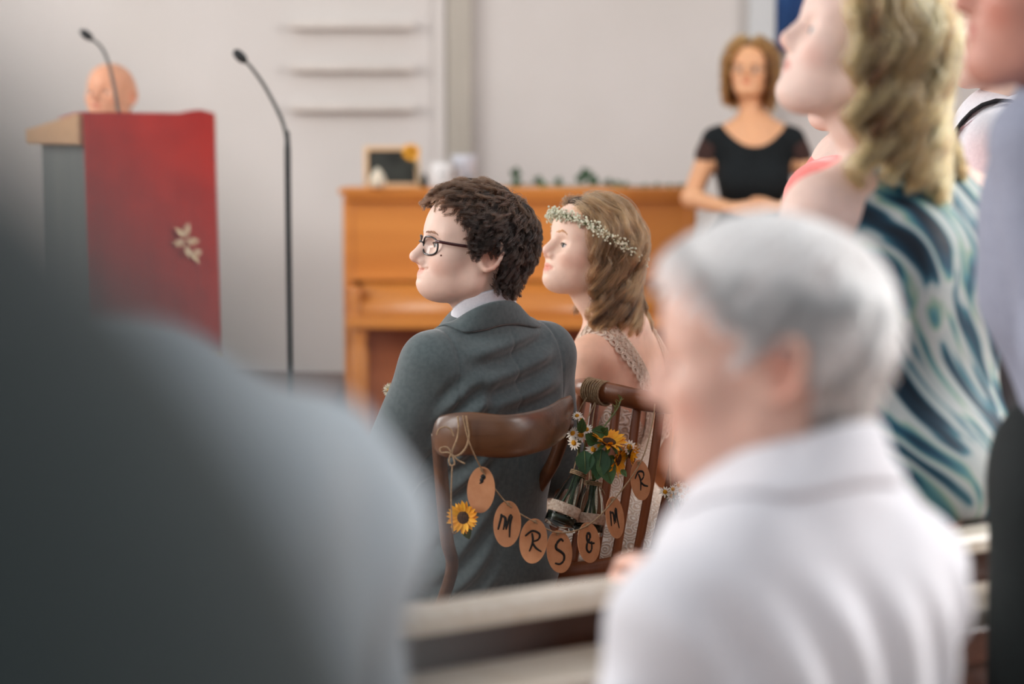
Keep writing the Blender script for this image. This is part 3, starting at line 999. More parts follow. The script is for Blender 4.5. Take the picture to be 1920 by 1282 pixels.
for j in range(16):
    row = []
    for i in range(33):
        u = i / 32
        x = -wd / 2 + 0.0 + u * (wd + 0.002)
        if j < 4:
            y = 0.0 - 0.07 * j + 0.003; z = zt2 + 0.006 - (0.2 + y) * 0.11 + 0.002
            y = -0.215 if j == 3 else y
            z = zt2 + 0.004 if j == 3 else z
        else:
            s = (j - 3) / 12
            y = -0.218 - 0.010 * s * (1 + math.sin(u * 34)) - 0.004 * s
            z = zt2 - 0.01 - 0.80 * s
        if j <= 4: z += 0.012 * math.exp(-((u - 0.88) / 0.08) ** 2)
        row.append((x, y, z))
    rows.append(row)
cl = MB().sheet(rows).build('cloth', RED, c)
sm = cl.modifiers.new('s', 'SOLIDIFY'); sm.thickness = 0.006
MB().box((0, -0.245, zt2 - 0.815), (wd, 0.004, 0.02)).build('fringe', mat('gold_fringe', (196, 160, 90), 0.8, (170, 136, 70), scale=200), c, smooth=False)
mb = MB()
for (ex, ez, L, a) in [(0.0, 0.0, 0.05, 1.2), (0.0, 0.0, 0.045, 2.4), (0.005, -0.02, 0.05, 0.2), (0.0, -0.015, 0.045, 3.4), (0.02, -0.05, 0.05, -0.9), (0.01, -0.03, 0.04, -1.6), (0.03, -0.06, 0.035, 0.4)]:
    leaf_mesh(mb, (0.105 + ex, -0.243, zt2 - 0.41 + ez), (math.cos(a), -0.05, math.sin(a)), (0, -1, 0), L, 0.024, 0.0, 5)
mb.build('embroidered_emblem', mat('emblem_thread', (228, 206, 176), 0.7, (210, 180, 140), scale=80), c)
tag(c, 'red cloth with pale embroidered emblem draped over the pulpit', 'altar cloth')

# microphones
MICM = mat('mic_black', (20, 24, 25), 0.5, (28, 32, 33), scale=300, bump=0.2, bscale=600)
MICG = mat('mic_neck_grey', (70, 72, 70), 0.4, (84, 86, 84), scale=200, metal=0.5)
def mic(name, pix, Y, head_len, label, pole=None):
    P = [at(px, py, Y) for px, py in pix]
    t = empty(name, (P[0].x, Y, 0.0 if pole else P[0].z))
    o = Vector(t.location)
    path = smooth_path([p - o for p in P], 8)
    n = len(path)
    MB().tube(path, [0.0062 - 0.0020 * i / n for i in range(n)], 8).build('gooseneck', MICG, t)
    d = (path[-1] - path[-3]).normalized()
    R = d.to_track_quat('Z', 'Y').to_matrix().to_4x4()
    MB().lathe([(0.0, -0.004), (0.007, 0), (0.0135, 0.010), (0.0145, 0.024), (0.0125, 0.038), (0.007, 0.046), (0, 0.048)], 14, Matrix.Translation(path[-1]) @ R).build('windscreen', MICM, t)
    if pole:
        MB().tube([(0, 0, 0.03), (0, 0, path[0].z - 0.02), (0, 0, path[0].z + 0.035)], [0.0095, 0.0095, 0.0055], 12).build('pole', MICM, t)
        MB().lathe([(0.0, 0), (0.13, 0), (0.13, 0.012), (0.03, 0.03), (0.02, 0.05), (0.0, 0.05)], 28).build('base', MICM, t)
    else:
        MB().lathe([(0.0, -0.02), (0.014, -0.02), (0.014, 0.01), (0, 0.012)], 12).build('socket', MICM, t)
    tag(t, label, 'microphone')
mic('gooseneck_microphone', [(222, 222), (214, 170), (203, 120), (190, 90), (172, 74)], 8.02, 0.05, 'gooseneck microphone rising from the pulpit in front of the bald man')
mic('stand_microphone', [(539, 268), (529, 226), (500, 168), (474, 130), (461, 116)], 7.0, 0.05, 'black microphone with bent gooseneck on a tall floor stand', True)

# ------------------------------------------------------------------ pews
PEWT = mat('pew_rail_varnish', (228, 216, 200), 0.25, (220, 204, 184), scale=10, stretch=(6, 0.4, 6), coat=0.5)
PEWD = wood('pew_dark', (64, 34, 22), (80, 44, 28), 4, 'y', 0.4, 0.3)
PD = Vector((0.80, 0.597, 0)); PN = Vector((-0.597, 0.80, 0))       # along the pew, facing direction
PANG = math.atan2(PD.y, PD.x)
def pew(name, origin, a, b, ztop, label, racks=True):
    """origin on the back rail line; a..b extent along PD; local x along, y facing"""
    t = empty(name, (origin[0], origin[1], 0), PANG)
    L = b - a; c = (a + b) / 2
    bx = lambda nm, y, z, dy, dz, m, ex=0.0, bev=0.006: MB().box((c, y, z), (L - ex, dy, dz)).build(nm, m, t, smooth=False, bevel=bev)
    bx('top_rail', 0.0, ztop - 0.014, 0.062, 0.028, PEWT, 0, 0.010)
    bx('back_panel', 0.022, (ztop + 0.38) / 2, 0.022, ztop - 0.42, PEWD, 0.02)
    if racks:
        bx('book_ledge', -0.075, ztop - 0.082, 0.13, 0.026, PEWT, 0.06, 0.006)
        bx('ledge_rail', 0.006, ztop - 0.16, 0.014, 0.05, PEWD, 0.06, 0.004)
    bx('seat', 0.26, 0.43, 0.42, 0.032, PEWD, 0.02)
    for x in (a + 0.02, b - 0.02):
        MB().box((x, 0.20, 0.33), (0.04, 0.50, 0.66)).build('end_panel', PEWD, t, smooth=False, bevel=0.01)
    tag(t, label, 'pew')
    return t
pew('church_pew', (0.024, 2.74), -1.5, 0.84, 0.88, 'dark wooden pew with pale varnished rail in front of the white-haired man')

pew('church_pew', (0.024 - PN.x * 0.83, 2.74 - PN.y * 0.83), -0.55, 0.95, 0.86, 'dark wooden pew on which the white-haired man sits', False)
# side pew at the right edge: its rail runs away from the camera
a_ = at(1796, 972, 3.60); b_ = at(1932, 826, 4.36)
t = empty('side_pew', (a_.x, a_.y, 0), math.atan2(b_.y - a_.y, b_.x - a_.x))
L_ = math.hypot(b_.x - a_.x, b_.y - a_.y); TAN = mat('pale_beech', (196, 164, 122), 0.45, (184, 150, 108), scale=8, stretch=(0.5, 6, 6), coat=0.2)
MB().box((L_ / 2 + 0.2, 0, a_.z - 0.012), (L_ + 0.5, 0.055, 0.03)).build('top_rail', TAN, t, smooth=False, bevel=0.008)
MB().box((L_ / 2 + 0.2, -0.02, a_.z / 2 + 0.16), (L_ + 0.48, 0.022, a_.z - 0.36)).build('back_panel', PEWD, t, smooth=False, bevel=0.004)
MB().box((L_ / 2 + 0.2, -0.24, 0.42), (L_ + 0.48, 0.42, 0.03)).build('seat', PEWD, t, smooth=False, bevel=0.006)
for x in (-0.03, L_ + 0.43): MB().box((x, -0.18, 0.33), (0.04, 0.46, 0.66)).build('end_panel', PEWD, t, smooth=False, bevel=0.01)
tag(t, 'pew with pale rail running away at the right edge beside the patterned blouse', 'pew')
# wooden chairs: one behind the side pew, one under the bending guest
CW = wood('chair_chestnut', (128, 74, 46), (150, 92, 58), 5, 'z', 0.4, 0.2)
def plain_chair(loc, rz, ztop, label):
    t = empty('wooden_chair', loc, rz)
    for s in (-1, 1):
        MB().tube([(s * 0.17, -0.22, ztop + 0.02), (s * 0.165, -0.18, 0.46), (s * 0.17, -0.20, 0)], [0.022, 0.022, 0.018], 8, flat=0.7).build('stile', CW, t)
        MB().tube([(s * 0.16, 0.18, 0.44), (s * 0.17, 0.19, 0)], [0.018, 0.015], 8).build('leg', CW, t)
    for z in (0.62, ztop - 0.03): MB().box((0, -0.205, z), (0.32, 0.018, 0.06)).build('back_slat', CW, t, smooth=False, bevel=0.004)
    MB().box((0, 0.0, 0.45), (0.38, 0.42, 0.03)).build('seat', CW, t, smooth=False, bevel=0.008)
    tag(t, label, 'chair')
p_ = at(1893, 800, 4.75)
plain_chair((p_.x + 0.12, 4.95, 0), math.radians(20), p_.z, 'reddish brown wooden chair whose back post shows at the right edge')
# black bag with glittering flap hanging on the side pew
p_ = at(1847, 936, 3.72)
t = empty('handbag', (p_.x, p_.y, p_.z), math.radians(-10))
MB().box((0, 0, -0.01), (0.024, 0.05, 0.10)).build('body', mat('bag_black', (14, 18, 20), 0.6), t, smooth=False, bevel=0.004)
MB().box((-0.006, -0.004, 0.055), (0.030, 0.056, 0.030)).build('flap', mat('glitter_silver', (120, 126, 118), 0.35, (70, 78, 74), scale=420, bump=0.8, bscale=500, metal=0.4), t, smooth=False, bevel=0.004)
MB().tube([(0.0, 0.0, 0.06), (0.02, 0.02, 0.10), (0.05, 0.04, 0.09), (0.07, 0.05, 0.04)], 0.004, 6).build('strap', MATS['bag_black'], t)
tag(t, 'slim black bag with glittering silver flap hung at the side pew', 'bag')
# ------------------------------------------------------------------ chairs, garland and hanging flowers
def lerp(a, b, t): return a + (b - a) * t
CH1 = wood('chair_walnut', (76, 47, 29), (104, 69, 43), 5, 'x', 0.36, 0.25)
CH2 = wood('chair_beech', (112, 60, 32), (142, 82, 46), 5, 'z', 0.35, 0.3)
def ribbon(mb, path, h, thick, up=(0, 0, 1)):
    """rounded board following a path, tall along up"""
    return mb.tube(path, h, 12, flat=thick / h, up=up)

def chair(name, label, rail_pts, rail_h, rail_t, stiles, slats, bottom, M, seat_c, seat_ang, legs, m, seat_r=0.205):
    t = empty(name, (seat_c[0], seat_c[1], 0))
    o = Vector((seat_c[0], seat_c[1], 0))
    P = smooth_path([p - o for p in rail_pts], 8)
    n = len(P)
    rad = [rail_h * (0.55 + 0.45 * min(1, 6 * min(i, n - 1 - i) / n)) for i in range(n)]
    MB().tube(P, rad, 14, flat=rail_t / rail_h, up=(0, 0, 1)).build('back_rail', m, t)
    for s in stiles:
        MB().tube(smooth_path([p - o for p in s], 6), [lerp(0.0135, 0.0115, i / (6 * (len(s) - 1))) for i in range(6 * (len(s) - 1) + 1)], 10).build('stile', m, t)
    for s in slats:
        d = (s[1] - s[0])
        MB().tube(smooth_path([p - o for p in s], 5), 0.0095, 8, flat=0.5, up=(1, 0.3, 0)).build('slat', m, t)
    if bottom:
        MB().tube(smooth_path([p - o for p in bottom], 6), 0.020, 10, flat=0.55, up=(0, 0, 1)).build('lower_rail', m, t)
    prof = [(0, 0.425), (seat_r * 0.93, 0.425), (seat_r, 0.435), (seat_r, 0.450), (seat_r * 0.96, 0.458), (0, 0.452)]
    MB().lathe(prof, 32).build('seat', m, t)
    for (x, y, sx, sy) in legs:
        MB().tube([(x * 0.72, y * 0.72, 0.43), (x * 0.85, y * 0.85, 0.22), (x, y, 0.0)], [0.018, 0.017, 0.013], 10).build('leg', m, t)
    pts = [(0.155 * math.cos(a), 0.155 * math.sin(a), 0.20) for a in np.linspace(0, 2 * math.pi, 28, endpoint=False)]
    MB().tube(pts, 0.009, 8, closed=True).build('leg_ring', m, t)
    tag(t, label, 'chair')
    return t
LEGS = [(0.19 * math.cos(a), 0.19 * math.sin(a), 0, 0) for a in (0.9, 2.4, 3.9, 5.5)]
R1 = [at(816, 828, 4.34), at(832, 819, 4.31), at(880, 813, 4.28), at(950, 818, 4.285), at(1015, 806, 4.345), at(1054, 784, 4.44), at(1070, 762, 4.53)]
CH1C = (-0.10, 4.66)
chair('bentwood_chair', 'dark bentwood chair with curved back rail behind the man in the grey suit', R1, 0.039, 0.011,
      [[at(822, 812, 4.345), at(828, 900, 4.36), at(838, 1010, 4.38), at(846, 1075, 4.43), Vector((-0.165, 4.50, 0.44))],
       [at(1064, 790, 4.51), at(1038, 865, 4.55), at(1002, 925, 4.60), at(980, 975, 4.62), at(982, 1040, 4.60), Vector((0.03, 4.545, 0.44))]], [], None, None, CH1C, 0, LEGS, CH1)
R2 = [at(1072, 724, 4.87), at(1100, 729, 4.81), at(1150, 738, 4.74), at(1215, 752, 4.68), at(1290, 757, 4.69), at(1350, 746, 4.78)]
B2 = [at(990, 1072, 4.70), at(1060, 1074, 4.68), at(1140, 1064, 4.66), at(1200, 1050, 4.66), at(1245, 1046, 4.70)]
def s2(xt, yt, xb, yb, Yt, Yb): return [at(xt, yt, Yt), at((xt + xb) / 2 + 3, (yt + yb) / 2, (Yt + Yb) / 2 - 0.012), at(xb, yb, Yb)]
CH2C = (0.245, 4.93)
chair('spindle_chair', 'brown spindle-back chair with rounded top rail under the bride', R2, 0.021, 0.017,
      [[at(1090, 735, 4.83), at(1066, 860, 4.77), at(1036, 990, 4.71), at(1000, 1085, 4.70), Vector((0.10, 4.80, 0.44))],
       [at(1330, 755, 4.74), at(1280, 880, 4.70), at(1235, 1046, 4.70), Vector((0.34, 4.765, 0.44))]],
      [s2(1117, 740, 1072, 1070, 4.80, 4.69), s2(1158, 745, 1112, 1066, 4.74, 4.67), s2(1196, 752, 1152, 1060, 4.70, 4.66), s2(1240, 756, 1192, 1052, 4.68, 4.67), s2(1284, 757, 1222, 1048, 4.69, 4.69)],
      B2, None, CH2C, 0, LEGS, CH2)

# garland
KRAFT = mat('kraft_card', (198, 142, 102), 0.9, (188, 130, 90), scale=60, detail=6, bump=0.05, bscale=300)
INK = mat('black_ink', (16, 15, 15), 0.6)
STROKES = {
    'M': [[(-.42, -.30), (-.30, .40), (-.34, .42)], [(-.36, .40), (-.12, .30), (-.16, -.28)], [(-.10, .36), (-.02, -.26)], [(-.02, -.20), (.10, .42), (.20, .44)], [(.22, .44), (.14, .0), (.16, -.62)]],
    'R': [[(-.10, .42), (-.02, .0), (-.14, -.52)], [(-.42, .22), (-.10, .52), (.26, .42), (.24, .14), (-.06, -.02)], [(-.06, -.02), (.16, -.30), (.46, -.46)]],
    'S': [[(.28, .52), (.14, .66), (-.12, .46), (-.16, .22), (.06, .02), (.22, -.20), (.16, -.48), (-.08, -.62), (-.34, -.52)]],
    '&': [[(.36, -.10), (.10, -.02), (-.10, .20), (-.04, .52), (.12, .50), (.10, .26), (-.14, .0), (-.22, -.30), (-.08, -.50), (.10, -.38), (.16, -.10), (.18, .06)]],
}
g = empty('letter_garland', at(1000, 850, 4.36))
go = Vector(g.location)
TAGS = [(902, 918, 25, 44, None, 4.300, 3), (951, 982, 24.5, 44, 'M', 4.325, 3), (1000, 1014, 25, 43, 'R', 4.350, 5), (1049, 1034, 24, 41, 'S', 4.385, -6), (1104, 1017, 21, 39, '&', 4.425, -8), (1153, 970, 17, 41, 'M', 4.475, -12), (1201, 900, 19, 39, 'R', 4.53, -10)]
def V(p): return Vector(p)
twp = [at(868, 779, 4.262), at(880, 830, 4.262), at(903, 880, 4.290)]
for (px, py, rx, ry, ch, Y, rot) in TAGS: twp.append(at(px, py - ry * 0.86, Y - 0.004))
twp += [at(1222, 800, 4.62), at(1228, 757, 4.655)]
MB().tube(smooth_path([p - go for p in twp], 8), 0.0014, 6).build('twine', TWINE, g)
# loops tied round the chair rail and the dangling bow
def px_path(pts, Y): return [at(px, py, Y) - go for px, py in pts]
MB().tube(smooth_path(px_path([(858, 780), (860, 800), (857, 822), (849, 842), (846, 856)], 4.262), 6), 0.0016, 6).build('twine_loop', TWINE, g)
MB().tube(smooth_path(px_path([(874, 779), (877, 800), (879, 818), (874, 838), (862, 852), (848, 856)], 4.260), 6), 0.0018, 6).build('twine_loop', TWINE, g)
MB().tube(smooth_path(px_path([(819, 815), (824, 804), (836, 800), (846, 806), (851, 818)], 4.272), 6), 0.0014, 6).build('twine_loop', TWINE, g)
MB().tube(smooth_path(px_path([(846, 848), (838, 838), (826, 840), (827, 848), (840, 848), (848, 852), (858, 862), (872, 869)], 4.258), 6), 0.0015, 6).build('twine_bow', TWINE, g)
MB().tube(smooth_path(px_path([(846, 850), (842, 862), (845, 872), (852, 870), (850, 858), (846, 852)], 4.256), 6), 0.0015, 6).build('twine_bow', TWINE, g)
for i, (px, py, rx, ry, ch, Y, rot) in enumerate(TAGS):
    c = at(px, py, Y) - go
    sc = Y / FPX
    yaw = math.acos(max(-1, min(1, rx / 27.0))) * (1 if i > 2 else -0.6)
    R = Matrix.Rotation(yaw, 3, 'Z') @ Matrix.Rotation(math.radians(rot), 3, 'Y') @ Matrix.Rotation(math.radians(-4), 3, 'X')
    vs_ = []; n = 36
    rxm = 27.0 * sc; rym = ry * sc
    for y in (-0.0006, 0.0006):
        for k in range(n):
            a = 2 * math.pi * k / n
            vs_.append(c + R @ Vector((rxm * math.cos(a), y, rym * math.sin(a))))
    fs = [tuple(range(n)), tuple(range(n, 2 * n))[::-1]] + [(k, (k + 1) % n, n + (k + 1) % n, n + k) for k in range(n)]
    tg = MB().add(vs_, fs).build('tag', KRAFT, g, smooth=False)
    def ink(poly, r=0.0016, taper=True):
        P = [c + R @ Vector((x * rym * 0.92, -0.0010, z * rym * 0.88 - rym * 0.02)) for x, z in poly]
        P = smooth_path(P, 6); m = len(P)
        return P, [r * (0.75 + 0.5 * math.sin(math.pi * (k / (m - 1)) ** 0.7)) for k in range(m)]
    mb = MB()
    if ch:
        for st in STROKES[ch]:
            P, rr = ink(st, 0.0021 if ch in 'S&' else 0.0017)
            mb.tube(P, rr, 6, flat=0.3, up=tuple(R @ Vector((0.6, 0, 0.8))))
        mb.build('letter', INK, tg)
    else:
        for st in ([(-.02, .62), (.06, .70), (.10, .62), (.02, .54)], [(.04, .60), (.0, .48), (.08, .42)], [(-.04, .40), (.0, .34)]):
            P, rr = ink(st, 0.0028)
            mb.tube(P, rr, 6, flat=0.3, up=tuple(R @ Vector((0.6, 0, 0.8))))
        mb.build('printed_mark', INK, tg)
    MB().box(c + R @ Vector((0.0, -0.002, rym * 0.86)), (0.005, 0.004, 0.006)).build('knot', TWINE, tg, smooth=False)
tag(g, 'twine garland of oval kraft tags lettered MRS & MR between the two chairs', 'garland')

# sunflower dangling from the bow on the left
sf = blossom('sunflower', at(869, 970, 4.292), (-0.35, -1, 0.05), 0.031, 'sun', 'single sunflower dangling on twine left of the garland', None, None, 15, 0.1)
so = Vector(sf.location)
MB().tube(smooth_path([at(848, 872, 4.258) - so, at(846, 930, 4.27) - so, at(848, 985, 4.285) - so, at(852, 1000, 4.29) - so, at(864, 985, 4.296) - so, Vector((0, 0.006, 0))], 6), 0.0013, 6).build('hanging_twine', TWINE, sf)
o = MB(); leaf_mesh(o, (0.0, 0.004, -0.01), (0.3, 0.3, -1), (0, -1, 0), 0.04, 0.02, 0.3); o.build('leaf', LEAF, sf)

# glass bottles hung from the bride's chair
BG = bpy.data.materials.new('bottle_glass'); BG.use_nodes = True
_b = BG.node_tree.nodes['Principled BSDF']; _b.inputs['Base Color'].default_value = (0.93, 0.98, 0.93, 1); _b.inputs['Roughness'].default_value = 0.0
_b.inputs['Transmission Weight'].default_value = 1.0; _b.inputs['IOR'].default_value = 1.18
LACEB = mat('lace_band', (206, 188, 170), 0.95, (176, 152, 132), scale=160, detail=2, bump=0.5, bscale=240)
DARKW = mat('bottle_water', (34, 44, 34), 0.15, (24, 34, 26), scale=30)
def bottle(name, top, bot, r, label, Ltw):
    top = Vector(top); bot = Vector(bot); ax = top - bot; H = ax.length
    t = empty(name, bot); R = ax.to_track_quat('Z', 'Y').to_matrix().to_4x4()
    MB().lathe([(0.0, 0.0), (r * 0.94, 0.0), (r, 0.006), (r * 0.98, H * 0.35), (r * 0.70, H * 0.72), (r * 0.46, H * 0.92), (r * 0.50, H), (r * 0.44, H * 0.995), (r * 0.40, H * 0.92),
                (r * 0.64, H * 0.71), (r * 0.92, H * 0.34), (r * 0.92, 0.008), (0, 0.006)], 26, R).build('glass', BG, t)
    MB().lathe([(0.0, 0.009), (r * 0.90, 0.009), (r * 0.90, H * 0.20), (0, H * 0.20)], 22, R).build('water', DARKW, t)
    MB().lathe([(r * 1.01, H * 0.22), (r * 1.03, H * 0.23), (r * 1.02, H * 0.40), (r * 0.99, H * 0.41)], 26, R).build('lace_band', LACEB, t)
    ring = MB()
    for k in range(3):
        ring.tube([R @ Vector((r * 0.53 * math.cos(a), r * 0.53 * math.sin(a), H * 0.93 + 0.003 * k)) for a in np.linspace(0, 6.283, 18, endpoint=False)], 0.0014, 5, closed=True)
    ring.tube(smooth_path([R @ Vector((0, -r * 0.5, H * 0.93)), R @ Vector((-0.01, -r * 0.6, H * 0.86)), R @ Vector((-0.014, -r * 0.7, H * 0.78))], 4), 0.0013, 5)
    ring.build('neck_twine', TWINE, t)
    MB().tube(smooth_path([R @ Vector((0, r * 0.4, H * 0.94))] + [Vector(p) - bot for p in Ltw], 6), 0.0014, 6).build('hanging_twine', TWINE, t)
    mb = MB(); rs = random.Random(3)
    for k in range(9):
        a0 = rs.uniform(0, 6.28); a1 = rs.uniform(0, 6.28)
        mb.tube([R @ Vector((r * 0.25 * math.cos(a0), r * 0.25 * math.sin(a0), H * 1.02)), R @ Vector((r * 0.2 * math.cos(a1), r * 0.2 * math.sin(a1), H * 0.6)), R @ Vector((r * 0.6 * math.cos(a1), r * 0.6 * math.sin(a1), H * 0.12))], [0.0022, 0.0018, 0.0018], 6)
    o_ = mb.build('cut_stems', mat('wet_stem', (40, 58, 32), 0.4, (58, 76, 44), scale=60), t)
    tag(t, label, 'bottle', 'bottles hung on the chair')
    return t
wrap_pt = at(1118, 750, 4.775)
b1t, b1b = at(1086, 884, 4.50), at(1046, 988, 4.475)
b2t, b2b = at(1113, 902, 4.53), at(1100, 1003, 4.515)
bottle('glass_bottle', b1t, b1b, 0.029, 'small clear bottle with lace band tilted left under the sunflowers', [at(1096, 800, 4.62), wrap_pt])
bottle('glass_bottle', b2t, b2b, 0.030, 'upright clear bottle with lace band above the ampersand tag', [at(1110, 800, 4.64), wrap_pt])
# twine wound round the rail
w = empty('twine_binding', at(1118, 731, 4.785)); wo = Vector(w.location)
mb = MB()
for k in range(9):
    a_ = at(1104 + k * 4, 730 + k * 1.0, 4.80 - 0.006 * k)
    tdir = (at(1150, 738, 4.74) - at(1100, 729, 4.81)).normalized(); u = Vector((0, 0, 1)); v = tdir.cross(u).normalized(); u = v.cross(tdir)
    mb.tube([a_ - wo + u * (0.0235 * math.cos(q)) + v * (0.020 * math.sin(q)) + tdir * (0.0014 * math.sin(q * 2 + k)) for q in np.linspace(0, 6.283, 20, endpoint=False)], 0.0021, 5, closed=True)
mb.build('windings', TWINE, w)
MB().tube(smooth_path([at(1100, 745, 4.77) - wo, at(1086, 770, 4.76) - wo, at(1080, 800, 4.74) - wo], 5), 0.0013, 5).build('loose_end', TWINE, w)
tag(w, 'twine wound round the top rail of the spindle chair', 'twine')

# blossoms in the two bottles
neck = (b1t + b2t) / 2
G1 = 'flowers in the hanging bottles'
blossom('sunflower', at(1142, 829, 4.455), (0.25, -0.45, 1.0), 0.036, 'sun', 'open sunflower facing up at the top of the hanging bouquet', G1, b2t, 17, 0.45)
blossom('sunflower', at(1158, 862, 4.47), (0.95, -0.45, -0.25), 0.033, 'sun', 'sunflower turned to the right with dark disc in the hanging bouquet', G1, b2t, 17, 0.25)
blossom('sunflower', at(1183, 850, 4.48), (1.0, -0.2, -0.35), 0.024, 'sun', 'small drooping yellow bloom at the right edge of the hanging bouquet', G1, b2t, 12, 0.5)
DA = [((1074, 812), (-0.5, -0.7, 0.5), .014, 'daisy at the far left of the hanging bouquet'), ((1089, 815), (0.1, -0.8, 0.65), .017, 'daisy with yellow eye left of the green leaves in the bouquet'),
      ((1076, 830), (-0.6, -0.8, -0.1), .015, 'daisy lowest on the left side of the hanging bouquet'), ((1113, 842), (0.0, -1, 0.2), .016, 'orange tinged daisy in the middle of the hanging bouquet'),
      ((1124, 836), (0.4, -0.9, 0.4), .014, 'daisy touching the open sunflower in the bouquet'), ((1180, 838), (0.4, -0.9, 0.5), .017, 'daisy at the right side of the hanging bouquet'),
      ((1142, 868), (-0.3, -1, -0.1), .012, 'small daisy below the open sunflower of the bouquet'), ((1082, 779), (-0.2, -0.8, 0.8), .011, 'tiny daisy on a tall stem beside the chair rail'), ((1100, 805), (-.1, -.7, .6), .013, 'daisy behind the left daisies of the bouquet'), ((1090, 786), (0.5, -.7, .4), .009, 'tiny daisy bud just under the tallest daisy')]
for (p, n, r, lb) in DA:
    blossom('daisy', at(p[0], p[1], 4.47 + 0.01 * (r > 0.014)), n, r, 'daisy', lb, G1, b1t if p[0] < 1105 else b2t, 13, 0.05)
def leaf_thing(name, base, tip, w_, label, n=(0, -1, 0.3), m=LEAF, bend=0.15):
    t = empty(name, base); mb = MB()
    d = Vector(tip) - Vector(base)
    leaf_mesh(mb, (0, 0, 0), d, n, d.length, w_, bend, 9, 0.2); mb.build('blade', m, t)
    MB().tube([Vector((0, 0, 0)) + d * 0.02, d * 0.5 - Vector(n).normalized() * d.length * bend * 0.2 + Vector((0, -0.001, 0)), d * 0.9 - Vector(n).normalized() * d.length * bend * 0.75], [0.0012, 0.0009, 0.0004], 5).build('midrib', STEM, t)
    tag(t, label, 'leaf', 'leaves of the hanging bouquet')
for (b_, t_, w_, lb, m) in [((1128, 842), (1120, 898), .045, 'dark green leaf hanging over the neck of the upright bottle', LEAFD), ((1130, 852), (1146, 906), .042, 'broad green leaf pointing down below the sunflowers', LEAF),
                         ((1096, 845), (1098, 888), .040, 'dark leaf in front of the tilted bottle neck', LEAFD), ((1118, 830), (1100, 815), .03, 'pale green leaf at the back of the bouquet', LEAF),
                         ((1135, 812), (1112, 806), .026, 'grey green leaf left of the open sunflower', LEAF), ((1090, 812), (1092, 786), .020, 'upright leaf beside the tallest daisy', LEAF),
                         ((1165, 880), (1174, 892), .012, 'small leaf tip under the right sunflower', LEAF), ((1130, 814), (1138, 803), .02, 'small leaf above the open sunflower', LEAF)]:
    leaf_thing('leaf_sprig', at(b_[0], b_[1], 4.46), at(t_[0], t_[1], 4.445), w_, lb, m=m)
# dry grass stem across the back
t = empty('grass_stem', at(1130, 810, 4.50)); o_ = Vector(t.location)
MB().tube(smooth_path([at(1118, 818, 4.50) - o_, at(1140, 790, 4.54) - o_, at(1158, 765, 4.60) - o_, at(1165, 745, 4.66) - o_], 5), 0.0016, 6).build('stalk', STEM, t)
mb = MB()
for k in range(22):
    b_ = at(1148 + k * 0.8, 780 - k * 1.7, 4.57) - o_
    leaf_mesh(mb, b_, (random.uniform(-1, 1), random.uniform(-1, 0), random.uniform(0.2, 1)), (0, -1, 0), 0.010, 0.0024, 0.1, 4)
mb.build('seed_husks', mat('dry_husk', (120, 116, 66), 0.8), t)
tag(t, 'thin grass stem with husks reaching from the bouquet to the rail', 'grass')

# daisies hung at the right of the bride's chair
b3t, b3b = at(1274, 972, 4.66), at(1256, 1040, 4.65)
bottle('glass_bottle', b3t, b3b, 0.024, 'clear bottle of small daisies at the far side of the spindle chair', [at(1262, 940, 4.655), at(1256, 880, 4.665), at(1262, 757, 4.672)])
random.seed(5)
k = 0
for (px, py) in [(1247, 922), (1262, 917), (1266, 926), (1276, 920), (1280, 931), (1284, 912), (1293, 908), (1292, 922), (1298, 930), (1290, 938), (1272, 910), (1302, 915), (1260, 930), (1284, 925)]:
    blossom('daisy', at(px, py, 4.645 + random.uniform(-0.012, 0.012)), (random.uniform(-.6, .5), -1, random.uniform(-.1, .7)), random.uniform(.009, .013), 'daisy',
            'tiny white daisy in the posy beside the spindle chair', 'posy of tiny daisies', b3t, 11, 0.05)
for b_, t_ in [((1276, 972), (1270, 936)), ((1282, 972), (1292, 945))]:
    leaf_thing('leaf_sprig', at(b_[0], b_[1], 4.65), at(t_[0], t_[1], 4.645), .012, 'narrow green leaf in the posy of %s' % ('daisies on the left' if b_[0] < 1280 else 'daisies near the bottle edge'), m=LEAFD)
# ------------------------------------------------------------------ people
def rootat(name, world, local_xy, theta):
    """Empty on the floor so that local point (lx,ly) stands under the world point; local x faces theta"""
    th = math.radians(theta)
    lx, ly = local_xy
    x = world[0] - (lx * math.cos(th) - ly * math.sin(th)); y = world[1] - (lx * math.sin(th) + ly * math.cos(th))
    return empty(name, (x, y, 0), th)
def inv(root, p):
    th = root.rotation_euler[2]; d = Vector(p) - Vector(root.location)
    return Vector((d.x * math.cos(th) + d.y * math.sin(th), -d.x * math.sin(th) + d.y * math.cos(th), d.z))

def torso(f, N, sw, sr=0.055, chest=(0.115, 0.150, 0.20), waist=(0.105, 0.140, 0.16), hip=(0.125, 0.165, 0.14), lean=0.0, hipz=None, k=0.05, slope=0.055, nz=0.02, nr=0.062, bl=1.0):
    """shoulder girdle, rib cage, waist and hips hanging below the neck base N; lean = forward shift of the hips"""
    x, _, z = N
    hz = (z - 0.50) if hipz is None else hipz
    f.cap((x + 0.005, 0, z - nz), (x + 0.01, 0, z - nz - 0.08), nr, 0.09, 0.0)
    for s in (-1, 1):
        f.cap((x + 0.0, s * 0.035, z - nz - 0.004), (x + 0.005, s * sw, z - slope - 0.012), 0.045, sr, k)
    f.ell((x + 0.018 + lean * 0.35, 0, z - 0.19), chest, k)
    for s in (-1, 1): f.ell((x - 0.035 + lean * 0.3, s * sw * 0.52, z - 0.16), (0.072 * bl, 0.078 * bl, 0.12), k)   # shoulder blades
    f.ell((x + lean * 0.7, 0, (z - 0.19) * 0.45 + hz * 0.55 + 0.02), waist, k)
    f.ell((x + lean, 0, hz), hip, k)

